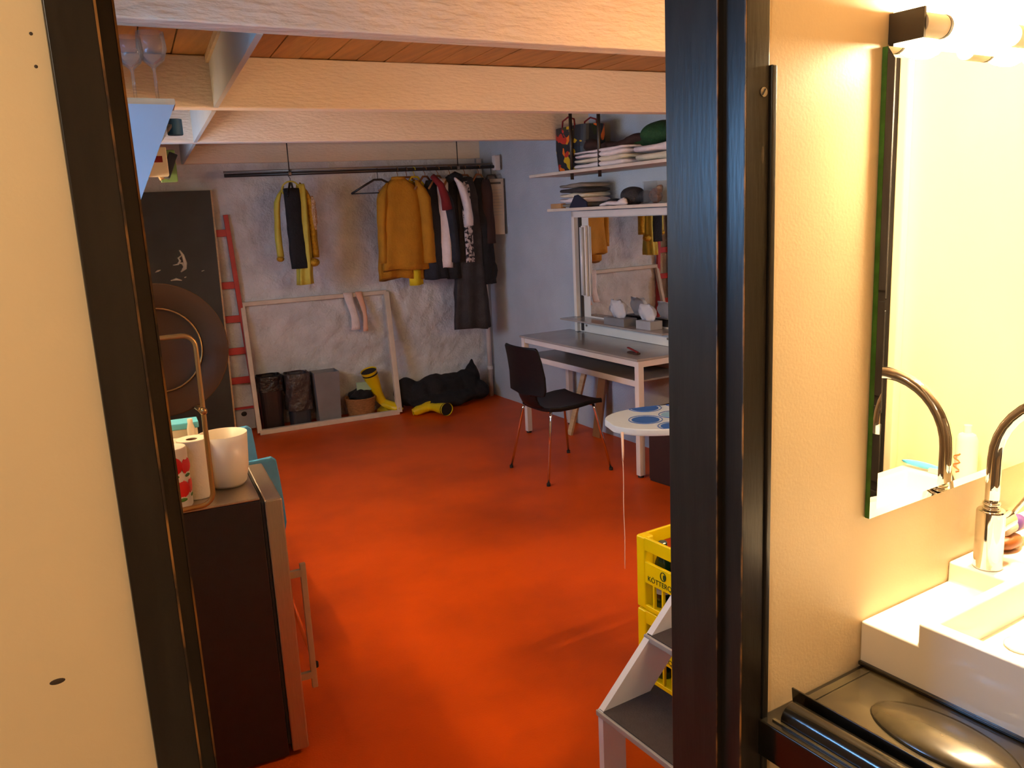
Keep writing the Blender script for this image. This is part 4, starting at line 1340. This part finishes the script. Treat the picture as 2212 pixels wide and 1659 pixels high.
# mirror panel
t = thing('dressing_mirror', 'white framed dressing mirror with tube lights on the wall', 'mirror', tuple(rw(4.48, 0.03, 0.75)))
MY0, MY1 = 3.86, 5.05
rbox(B(), MY0, MY1, 0.012, 0.03, 0.75, 1.635).done('backboard', 'white_lacquer', t)
rbox(B(), 3.93, 4.87, 0.031, 0.036, 0.875, 1.585).done('glass', 'mirror_silver', t)
rbox(B(), MY1 - 0.035, MY1, 0.03, 0.065, 0.75, 1.635).done('frame_side', 'white_lacquer', t, bevel=0.003)
rbox(B(), MY0 - 0.01, MY0 + 0.025, 0.03, 0.065, 0.75, 1.635).done('frame_side', 'white_lacquer', t, bevel=0.003)
rbox(B(), MY0, MY1, 0.03, 0.065, 1.59, 1.635).done('frame_top', 'white_lacquer', t, bevel=0.003)
rbox(B(), 4.965, 4.985, 0.03, 0.05, 0.76, 1.60).done('cable_channel', 'print_dark', t)
for yy in (4.915, 3.905):
    fx = rbox(B(), yy - 0.028, yy + 0.028, 0.037, 0.055, 1.02, 1.53).done('light_fitting', 'white_lacquer', t, bevel=0.003)
    B().cyl(rw(yy, 0.07, 1.03), rw(yy, 0.07, 1.52), 0.014, seg=18).done('tube', 'tube_white', fx, smooth=True)
rbox(B(), MY0, 5.04, 0.03, 0.20, 0.852, 0.864).done('ledge', 'table_top', t, bevel=0.002)
rbox(B(), MY0, MY1, 0.03, 0.036, 0.75, 0.852).done('apron', 'white_lacquer', t)
for yy in (4.0, 4.93):
    B().cyl(rw(yy, 0.036, 0.80), rw(yy, 0.042, 0.80), 0.008).done('screw', 'zinc', t)

# tissue boxes
def tissue(name, label, y_, o_, s, m_, m2, tall):
    t = thing(name, label, 'tissue box', tuple(rw(y_, o_, 0.864)))
    rbox(B(), y_ - s[0], y_ + s[0], o_ - s[1], o_ + s[1], 0.864, 0.864 + s[2]).done('carton', m_, t, bevel=0.002)
    c_ = rw(y_, o_, 0.864 + s[2])
    rows = []
    for k in range(8):
        q = k / 7
        r = 0.035 + 0.045 * math.sin(q * 2.2) * tall
        rows.append([c_ + Vector((0, 0, 0.085 * q * tall)) + RY * (r * math.cos(2 * math.pi * j / 16) * (1.3 - 0.5 * q) + 0.012 * math.sin(j * 2.1 + q * 5) + 0.03 * q) + RN * (0.018 * math.sin(2 * math.pi * j / 16) + 0.008 * math.sin(j * 1.7 + q * 3)) + Vector((0, 0, 0.012 * math.sin(j * 1.3) * q)) for j in range(16)])
    B().rings(rows).done('tissue', m2, t, smooth=True, wob=0.006, wsc=20)
    return t


tissue('tissue_box', 'blue grey patterned tissue box on the mirror ledge', 4.40, 0.12, (0.115, 0.055, 0.05), 'bin_grey', 'tissue_paper', 1.3)
tissue('tissue_box', 'smaller pale tissue box nearer the doorway on the mirror ledge', 4.10, 0.11, (0.075, 0.05, 0.055), 'box_grey', 'tissue_paper', 1.15)

# shelves above
for (nm, label, z, dep, y1, m_) in (('upper_shelf', 'upper white shelf hung on dark rods on the side wall', 1.885, 0.36, 5.13, 'white_wood'), ('lower_shelf', 'lower white shelf above the dressing mirror', 1.640, 0.30, 5.0, 'white_wood')):
    t = thing('wall_board_shelf', label, 'shelf', tuple(rw(4.3, 0.15, z)))
    rbox(B(), 2.9, y1, 0.012, dep, z, z + 0.020).done('board', m_, t, bevel=0.002)
    for yy in (3.0, 3.5):
        B().prism([rw(yy, 0.012, z), rw(yy, dep - 0.05, z), rw(yy, 0.012, z - (0.12 if z > 1.7 else 0.003))], RY * 0.02).done('bracket', 'white_metal', t)
    if z > 1.7:
        for yy in (4.63, 4.31):
            B().cyl(rw(yy, dep - 0.04, z - 0.04), rw(yy, dep - 0.04, CEIL), 0.0115, seg=12).done('rod', 'steel_dark', t, smooth=True)
UZ, LZ = 1.905, 1.660

# colourful bag
t = thing('printed_bag', 'red and orange printed carrier bag on the upper shelf', 'bag', tuple(rw(4.75, 0.2, UZ)))
b = B()
rws = []
for z, kx, ky in ((0.0, 0.95, 0.9), (0.15, 1.0, 1.05), (0.29, 1.03, 0.95), (0.29, 1.0, 0.9), (0.03, 0.9, 0.85)):
    ring = []
    for i in range(24):
        a = 2 * math.pi * i / 24
        ca, sa = math.cos(a), math.sin(a)
        ring.append(rw(4.70, 0.2, UZ + z) + RY * (math.copysign(abs(ca) ** 0.4, ca) * 0.19 * kx) + RN * (math.copysign(abs(sa) ** 0.4, sa) * 0.10 * ky))
    rws.append(ring)
b.rings(rws).done('bag', 'bag_print', t, smooth=False)
for o_ in (0.11, 0.29):
    B().tube([rw(4.62, o_, UZ + 0.27), rw(4.63, o_, UZ + 0.33), rw(4.70, o_, UZ + 0.35), rw(4.77, o_, UZ + 0.33), rw(4.78, o_, UZ + 0.27)], 0.006, 8).done('handle', 'cloth_red', t, smooth=True)


def soft(name, label, cat, blobs, m_, wob=0.015, wsc=10, vox=0.012):
    t = thing(name, label, cat, tuple(blobs[0][0]))
    b = B()
    for c_, r, sc_ in blobs:
        b.ball(c_, r, sc_, 24, rot=Matrix.Rotation(-AR, 3, 'Z'))
    o = b.done('cloth', m_, t, smooth=True, wob=wob, wsc=wsc)
    md = o.modifiers.new('remesh', 'REMESH'); md.mode = 'VOXEL'; md.voxel_size = vox; md.use_smooth_shade = True
    md = o.modifiers.new('soft', 'SMOOTH'); md.iterations = 4
    return t


def folded(name, label, y0, y1, o0, o1, zb, layers, m_, cat='linen'):
    """a folded stack of cloth: each layer a soft slab with a rounded fold"""
    t = thing(name, label, cat, tuple(rw((y0 + y1) / 2, (o0 + o1) / 2, zb)))
    z = zb
    for k, th in enumerate(layers):
        j = random.uniform(-0.012, 0.012)
        rows = []
        for i in range(9):
            s = i / 8
            yy = y0 + j + (y1 - y0) * s
            thk = th * (0.75 + 0.5 * math.sin(math.pi * min(1, s * 1.3)))
            ring = []
            for q in range(14):
                a = 2 * math.pi * q / 14
                ca, sa = math.cos(a), math.sin(a)
                ring.append(rw(yy, (o0 + o1) / 2 + math.copysign(abs(ca) ** 0.35, ca) * (o1 - o0) / 2, z + th / 2 + math.copysign(abs(sa) ** 0.7, sa) * thk * 0.5))
            rows.append(ring)
        B().rings(rows).done('layer', m_[k % len(m_)], t, smooth=True, wob=0.006, wsc=13)
        z += th
    return t


folded('folded_sheets', 'stack of folded white sheets on the upper shelf between the rods', 4.02, 4.58, 0.08, 0.33, UZ, [0.035, 0.03, 0.03, 0.02], ['cloth_white', 'cloth_cream', 'cloth_white'])
folded('folded_sheets', 'folded cream cloth at the near end of the upper shelf', 3.2, 3.93, 0.08, 0.33, UZ, [0.05, 0.05], ['cloth_cream', 'cloth_white'])
soft('dark_scarf', 'dark brown scarf lying across the white sheets', 'scarf', [(rw(4.25, 0.2, UZ + 0.13), 0.09, (0.9, 2.8, 0.30)), (rw(4.05, 0.2, UZ + 0.15), 0.08, (0.9, 1.5, 0.45)), (rw(4.47, 0.26, UZ + 0.145), 0.06, (0.9, 1.3, 0.7))], 'cloth_brown')
soft('green_blanket', 'dark green blanket heaped on the upper shelf', 'blanket', [(rw(3.86, 0.18, UZ + 0.165), 0.11, (1.0, 1.5, 0.62)), (rw(3.68, 0.18, UZ + 0.165), 0.10, (1.0, 1.2, 0.66)), (rw(4.04, 0.18, UZ + 0.145), 0.08, (1.0, 1.5, 0.5))], 'cloth_green')
folded('folded_clothes', 'stack of folded grey, cream and dark clothes on the lower shelf', 4.58, 4.88, 0.05, 0.27, LZ + 0.002, [0.03, 0.035, 0.03, 0.035, 0.03], ['cloth_grey', 'cloth_white', 'cloth_cream', 'cloth_charcoal', 'cloth_grey'], 'clothes')
t = thing('navy_pouch', 'navy cloth pouch leaning before the folded clothes', 'pouch', tuple(rw(4.55, 0.27, LZ)))
B().prism([rw(4.72, 0.285, LZ), rw(4.50, 0.285, LZ), rw(4.52, 0.275, LZ + 0.035), rw(4.64, 0.265, LZ + 0.085), rw(4.68, 0.265, LZ + 0.08)], RN * 0.012).done('pouch', 'book_navy', t, bevel=0.004)
t = thing('wooden_block', 'small tan wooden block at the end of the lower shelf', 'block', tuple(rw(4.91, 0.26, LZ)))
rbox(B(), 4.84, 4.975, 0.24, 0.285, LZ, LZ + 0.034).done('block', 'box_tan', t, bevel=0.004)
soft('dark_cap', 'dark grey hat on the lower shelf', 'hat', [(rw(4.18, 0.16, LZ + 0.055), 0.085, (0.9, 1.1, 0.72)), (rw(4.34, 0.19, LZ + 0.025), 0.05, (1.0, 1.3, 0.5)), (rw(4.06, 0.15, LZ + 0.045), 0.05, (0.9, 1.0, 0.8))], 'cloth_charcoal', 0.006, 14, 0.009)  # a dark cap shaped from soft blobs
soft('white_rag', 'white cloth lying along the front of the lower shelf', 'cloth', [(rw(4.27, 0.25, LZ + 0.012), 0.06, (0.5, 2.6, 0.22)), (rw(4.17, 0.25, LZ + 0.022), 0.03, (0.8, 1.3, 0.8))], 'cloth_white', 0.008, 18, 0.007)
t = thing('glass_vase', 'square glass vase with amber shards on the lower shelf', 'vase', tuple(rw(3.9, 0.16, LZ)))
vy, vo = 3.93, 0.17
b = B()
rws = []
for z, k in ((0.0, 1.0), (0.135, 1.06), (0.135, 0.98), (0.012, 0.90)):
    rws.append([rw(vy, vo, LZ + z) + RY * (sx * 0.068 * k) + RN * (sy * 0.05 * k) for sx, sy in ((-1, -1), (1, -1), (1, 1), (-1, 1))])
b.rings(rws).done('vase', 'clear_glass', t)
b = B()
for (dy, do, z, r) in ((0.03, 0.0, 0.045, 0.034), (0.0, 0.01, 0.06, 0.036), (-0.025, 0.0, 0.085, 0.028), (0.02, -0.01, 0.03, 0.03), (-0.02, 0.01, 0.035, 0.03)):
    b.ball(rw(vy + dy, vo + do, LZ + z), r, (1, 1, 1), 8)
b.done('contents', 'amber_glass', t, wob=0.012, wsc=30)

# ------------------------------------------------------------------ chair
t = thing('bent_chair', 'black moulded plywood chair with thin chrome legs by the table', 'chair', (2.98, 4.28, 0), 0)
cx, cy = 2.975, 4.285
seat_prof = [(0.215, 0.452), (0.20, 0.462), (0.12, 0.462), (0.0, 0.452), (-0.10, 0.446), (-0.17, 0.45)]
def half_w(x):
    return 0.205 if x > -0.05 else 0.205 - 0.05 * ((-0.05 - x) / 0.12)
b = B()
rows_t, rows_b = [], []
for px, pz in seat_prof:
    hwid = half_w(px) * (0.93 if px > 0.2 else 1.0)
    rows_t.append([Vector((cx + px, cy + hwid * u, pz + 0.012 * abs(u) ** 3)) for u in [-1 + 2 * k / 10 for k in range(11)]])
def slab(b, rows, th, nrm):
    top = rows
    bot = [[p - Vector(nrm(i, p)) * th for p in r] for i, r in enumerate(rows)]
    n_ = len(rows[0])
    loops = []
    for r_, q_ in zip(top, bot):
        loops.append(list(r_) + list(reversed(q_)))
    b.rings(loops)
slab(b, rows_t, 0.028, lambda i, p: (0, 0, 1))
b.done('seat', 'chair_black', t, smooth=False, bevel=0.008, seg=3)
b = B()
rws = []
for (px, pz, hw_) in ((-0.165, 0.452, 0.10), (-0.195, 0.475, 0.095), (-0.212, 0.51, 0.095), (-0.218, 0.535, 0.10), (-0.218, 0.545, 0.19), (-0.213, 0.58, 0.20), (-0.215, 0.66, 0.198), (-0.232, 0.76, 0.19), (-0.250, 0.83, 0.182), (-0.254, 0.845, 0.165)):
    rws.append([Vector((cx + px + 0.028 * (1 - u * u) * (-1), cy + hw_ * u, pz)) for u in [-1 + 2 * k / 10 for k in range(11)]])
slab(b, rws, 0.014, lambda i, p: (1, 0, 0.1))
b.done('backrest', 'chair_black', t, smooth=False, bevel=0.004)
for (fx, fy, sx, sy) in ((2.745, 4.513, -0.155, 0.15), (2.717, 4.042, -0.155, -0.15), (3.229, 4.54, 0.16, 0.16), (3.207, 4.045, 0.16, -0.16)):
    lg = B().tube([(cx + sx, cy + sy, 0.437), (cx + sx * 1.06, cy + sy * 1.05, 0.40), (fx, fy, 0.008)], 0.0085, 10).done('leg', 'chrome', t, smooth=True)
    B().cyl((fx, fy, 0), (fx, fy, 0.018), 0.012).done('foot', 'rubber', lg)
B().tube([(cx - 0.155, cy - 0.15, 0.43), (cx - 0.155, cy + 0.15, 0.43)], 0.008, 8).tube([(cx + 0.16, cy - 0.16, 0.43), (cx + 0.16, cy + 0.16, 0.43)], 0.008, 8).done('under_frame', 'chrome', t, smooth=True)

# two more chairs behind the fridge, their backs to the doorway
src = t
for (x_, y_, lab) in ((0.636, 3.17, 'black chair just behind the fridge, window sheen painted on its back, nearer one'), (0.692, 3.70, 'black chair behind the fridge, window sheen painted on its back, farther one')):
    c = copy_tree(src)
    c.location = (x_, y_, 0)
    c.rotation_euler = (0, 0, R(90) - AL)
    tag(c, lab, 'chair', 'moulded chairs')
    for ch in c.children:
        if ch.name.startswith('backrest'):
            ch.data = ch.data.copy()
            ch.data.materials[0] = MATS['chair_window_sheen']
src['group'] = 'moulded chairs'

# brown cabinet by the table
t = thing('brown_cabinet', 'low dark brown cabinet between table and doorway', 'cabinet', (3.45, 3.4, 0))
B().prism([(3.255, 3.725, 0.0), (3.30, 3.0, 0.0), (3.63, 3.02, 0.0), (3.60, 3.735, 0.0)], (0, 0, 0.46)).done('body', 'brown_box', t, bevel=0.003)
for (ya, yb) in ((3.715, 3.375), (3.365, 3.01)):
    xa, xb = 3.2545 + 0.045 * (3.725 - ya) / 0.725, 3.2545 + 0.045 * (3.725 - yb) / 0.725
    dr = B().prism([(xa, ya, 0.02), (xb, yb, 0.02), (xb, yb, 0.44), (xa, ya, 0.44)], (-0.014, 0, 0)).done('door', 'brown_box', t, bevel=0.002)
    B().cyl((xb - 0.014, yb + 0.04, 0.36), (xb - 0.034, yb + 0.04, 0.36), 0.009).done('knob', 'brass_tube', dr)

# ironing board
t = thing('ironing_board', 'ironing board with a white cover of big blue dots', 'ironing board', (2.6, 2.45, 0), 0)
IN = Vector((2.165, 2.748, 0.745))
ID = Vector((0.94, -0.342, 0)).normalized()
IP = Vector((0.342, 0.94, 0)).normalized()
def iw(s):
    if s < 0.26:
        q = s / 0.26
        return 0.205 * math.sqrt(max(0.0, 1 - (1 - q) ** 2)) ** 0.9
    return 0.205 - 0.01 * (s - 0.26)
st = [0.0, 0.008, 0.02, 0.04, 0.07, 0.10, 0.14, 0.18, 0.22, 0.26, 0.4, 0.6, 0.9, 1.15, 1.19]
out = [(s, iw(s)) for s in st] + [(s, -iw(s)) for s in reversed(st)]
b = B()
b.rings([[IN + ID * s + IP * w_ * k + Vector((0, 0, z)) for s, w_ in out[1:-1]] for z, k in ((-0.03, 0.98), (-0.02, 1.0), (-0.004, 1.0), (0.0, 0.985))])
b.done('cover', 'board_cloth', t, smooth=False, bevel=0.002)
def dot(s, w_, r, m_='dot_blue'):
    c_ = Vector((s, w_, IN.z))
    def clip(p):
        d_ = p - IN
        ss, ww = d_.dot(ID), d_.dot(IP)
        l2 = iw(max(0.001, ss)) - 0.006
        ww = max(-l2, min(l2, ww))
        return IN + ID * ss + IP * ww + Vector((0, 0, 0.0))
    B().rings([[clip(c_ + Vector((r * math.cos(2 * math.pi * k / 28), r * math.sin(2 * math.pi * k / 28), 0))) + Vector((0, 0, z)) for k in range(28)] for z in (0.0002, 0.0012)]).done('dot_print', m_, t)
    rg = [clip(c_ + Vector((r * 1.2 * math.cos(2 * math.pi * k / 36), r * 1.2 * math.sin(2 * math.pi * k / 36), 0))) + Vector((0, 0, 0.0012)) for k in range(36)]
    B().tube(rg, 0.0016, 5, closed=True).done('ring_print', 'dot_blue', t)
dot(2.314, 2.672, 0.060)
dot(2.452, 2.835, 0.062)
dot(2.462, 2.66, 0.052, 'dot_pale_blue')
dot(2.33, 2.512, 0.055)
dot(2.63, 2.79, 0.060)
dot(2.62, 2.58, 0.058)
dot(2.78, 2.68, 0.058, 'dot_pale_blue')
dot(2.80, 2.48, 0.058)
dot(2.96, 2.55, 0.058)
for (s0, s1, w_) in ((0.30, 1.0, 0.10), (0.30, 1.0, -0.10)):
    B().tube([IN + ID * s0 + IP * w_ + Vector((0, 0, -0.035)), IN + ID * s1 + IP * w_ + Vector((0, 0, -0.735))], 0.009, 8).done('leg', 'white_metal', t, smooth=True)
for (s0, s1, w_) in ((0.95, 0.42, 0.07), (0.95, 0.42, -0.07)):
    B().tube([IN + ID * s0 + IP * w_ + Vector((0, 0, -0.035)), IN + ID * s1 + IP * w_ + Vector((0, 0, -0.735))], 0.009, 8).done('leg', 'white_metal', t, smooth=True)
B().tube([IN + ID * 1.0 + IP * -0.16 + Vector((0, 0, -0.735)), IN + ID * 1.0 + IP * 0.16 + Vector((0, 0, -0.735))], 0.01, 8).done('foot_bar', 'white_metal', t, smooth=True)
B().tube([IN + ID * 0.42 + IP * -0.16 + Vector((0, 0, -0.735)), IN + ID * 0.42 + IP * 0.16 + Vector((0, 0, -0.735))], 0.01, 8).done('foot_bar', 'white_metal', t, smooth=True)
sp = Vector((2.145, 2.625, 0.73))
B().tube([sp, sp + Vector((0.002, 0.001, -0.10)), sp + Vector((0.0, 0, -0.125))], lambda s: 0.006 - 0.003 * s, 8).done('tie_end', 'string_white', t, smooth=True)
B().tube([sp + Vector((0.0015 * math.sin(k * 0.8), 0, -0.12 - 0.035 * k)) for k in range(15)], 0.0019, 6).done('tie_string', 'string_white', t, smooth=True)

# ------------------------------------------------------------------ drink crates
CX0, CX1, CY0, CY1, CH = 1.765, 2.165, 1.80, 2.10, 0.27


def crate(label, zb, first):
    t = thing('drinks_crate', label, 'crate', ((CX0 + CX1) / 2, (CY0 + CY1) / 2, zb), 0, 'yellow drinks crates')
    th = 0.012
    # corner posts
    for x_ in (CX0, CX1 - 0.045):
        for y_ in (CY0, CY1 - 0.045):
            B().span((x_, y_, zb + 0.004), (x_ + 0.045, y_ + 0.045, zb + CH)).done('corner_post', 'crate_yellow', t, bevel=0.008, seg=3)
    def side(p, q, inner):
        """p,q: ends of the side in plan; bands and slats between the corner posts"""
        p, q, inner = Vector((*p, 0)), Vector((*q, 0)), Vector((*inner, 0))
        def band(z0, z1):
            return B().prism([p + Vector((0, 0, zb + z0)), q + Vector((0, 0, zb + z0)), q + Vector((0, 0, zb + z1)), p + Vector((0, 0, zb + z1))], inner * th)
        band(0.222, CH).done('top_band', 'crate_yellow', t, bevel=0.003)
        band(0.105, 0.182).done('name_band', 'crate_yellow', t, bevel=0.002)
        band(0.004, 0.022).done('bottom_band', 'crate_yellow', t, bevel=0.002)
        n_ = max(4, int((q - p).length / 0.037))
        for k in range(n_ + 1):
            c_ = p.lerp(q, k / n_) + inner * th / 2
            B().bar(c_ + Vector((0, 0, zb + 0.02)), c_ + Vector((0, 0, zb + 0.107)), 0.008, 0.010, up=inner).done('slat', 'crate_yellow', t)
    side((CX0 + 0.003, CY1 - 0.04), (CX0 + 0.003, CY0 + 0.04), (1, 0))
    side((CX1 - 0.003, CY0 + 0.04), (CX1 - 0.003, CY1 - 0.04), (-1, 0))
    side((CX0 + 0.04, CY1 - 0.003), (CX1 - 0.04, CY1 - 0.003), (0, -1))
    side((CX1 - 0.04, CY0 + 0.003), (CX0 + 0.04, CY0 + 0.003), (0, 1))
    B().span((CX0 + 0.01, CY0 + 0.01, zb + 0.004), (CX1 - 0.01, CY1 - 0.01, zb + 0.012)).done('base', 'crate_yellow', t)
    # name and emblem on the side that faces the room
    M = frame_of((CX0 + 0.0022, (CY0 + CY1) / 2 + 0.005, zb + 0.125), (0, -1, 0), (-1, 0, 0))
    text('KÖTTERQUELL', 0.026, 'crate_print', t, M)
    ec = Vector((CX0 + 0.0015, (CY0 + CY1) / 2 + 0.015, zb + 0.158))
    B().tube([ec + Vector((0, 0.013 * math.cos(2 * math.pi * k / 24), 0.015 * math.sin(2 * math.pi * k / 24))) for k in range(24)], 0.0016, 6, closed=True).done('emblem_ring', 'crate_print', t)
    B().ball(ec + Vector((0, -0.005, -0.002)), 0.008, (0.12, 0.8, 1.3)).done('emblem', 'crate_print', t, smooth=True)
    return t


crate('yellow drinks crate on top, printed with green lettering', CH + 0.001, True)
crate('yellow drinks crate at the bottom, standing on the floor', 0.0, False)
nb = 0
proto = None
for lvl, zb in enumerate((CH + 0.001, 0.0)):
    for i in range(4):
        for j in range(3):
            if i > (1 if lvl else 2):
                continue
            bx, by = CX0 + 0.065 + 0.09 * i, CY1 - 0.065 - 0.085 * j
            if proto is None:
                t = thing('glass_bottle', '', 'bottle', (bx, by, zb + 0.0125), 0, 'green bottles in the yellow crates')
                B().lathe([(0.0, 0.0), (0.030, 0.0), (0.0315, 0.004), (0.0315, 0.135), (0.027, 0.16), (0.0145, 0.195), (0.0125, 0.215), (0.0125, 0.226), (0.0, 0.226)], (bx, by, zb + 0.0125), 20, caps=False).done('glass', 'bottle_green', t, smooth=True)
                B().lathe([(0.0145, 0.212), (0.0155, 0.214), (0.0155, 0.231), (0.013, 0.234), (0.0, 0.234)], (bx, by, zb + 0.0125), 20, caps=False).done('cap', 'cap_steel', t, smooth=False)
                B().lathe([(0.032, 0.05), (0.032, 0.11)], (bx, by, zb + 0.0125), 20, caps=False).done('paper_label', 'box_grey', t, smooth=True)
                proto = t
            else:
                t = copy_tree(proto)
                t.location = (bx, by, zb + 0.0125)
            row = ('wall side', 'middle', 'doorway side')[j]
            col = ('first', 'second', 'third', 'fourth')[i]
            t['label'] = 'green capped bottle in the %s yellow crate, %s row, %s from the open floor' % (('upper', 'lower')[lvl], row, col)

# ------------------------------------------------------------------ step stool
t = thing('step_stool', 'white wooden step stool with dark anti-slip treads', 'step stool', (1.55, 1.55, 0))
TX = [(1.312, 0.222), (1.498, 0.400), (1.684, 0.578)]
YN, YF = 1.30, 1.752
for y_ in (YF - 0.022, YN):
    pts = [(1.318, 0.0), (1.40, 0.0), (1.40, 0.13), (1.76, 0.475), (1.84, 0.475), (1.84, 0.0), (1.92, 0.0), (1.92, 0.575), (1.69, 0.575), (1.318, 0.222)]
    B().prism([(x_, y_, z_) for x_, z_ in pts], (0, 0.022, 0)).done('side_panel', 'stool_white', t)
for (x_, z_), dp in zip(TX, (0.225, 0.225, 0.25)):
    tr = B().span((x_, YN + 0.002, z_ - 0.018), (x_ + dp, YF + 0.004, z_)).done('tread', 'grey_edge', t, bevel=0.003)
    B().span((x_ + 0.008, YN + 0.01, z_), (x_ + dp - 0.004, YF - 0.004, z_ + 0.003)).done('anti_slip_mat', 'tread_dark', tr)
B().span((1.88, YN + 0.022, 0.25), (1.90, YF - 0.022, 0.33)).done('back_rail', 'stool_white', t)
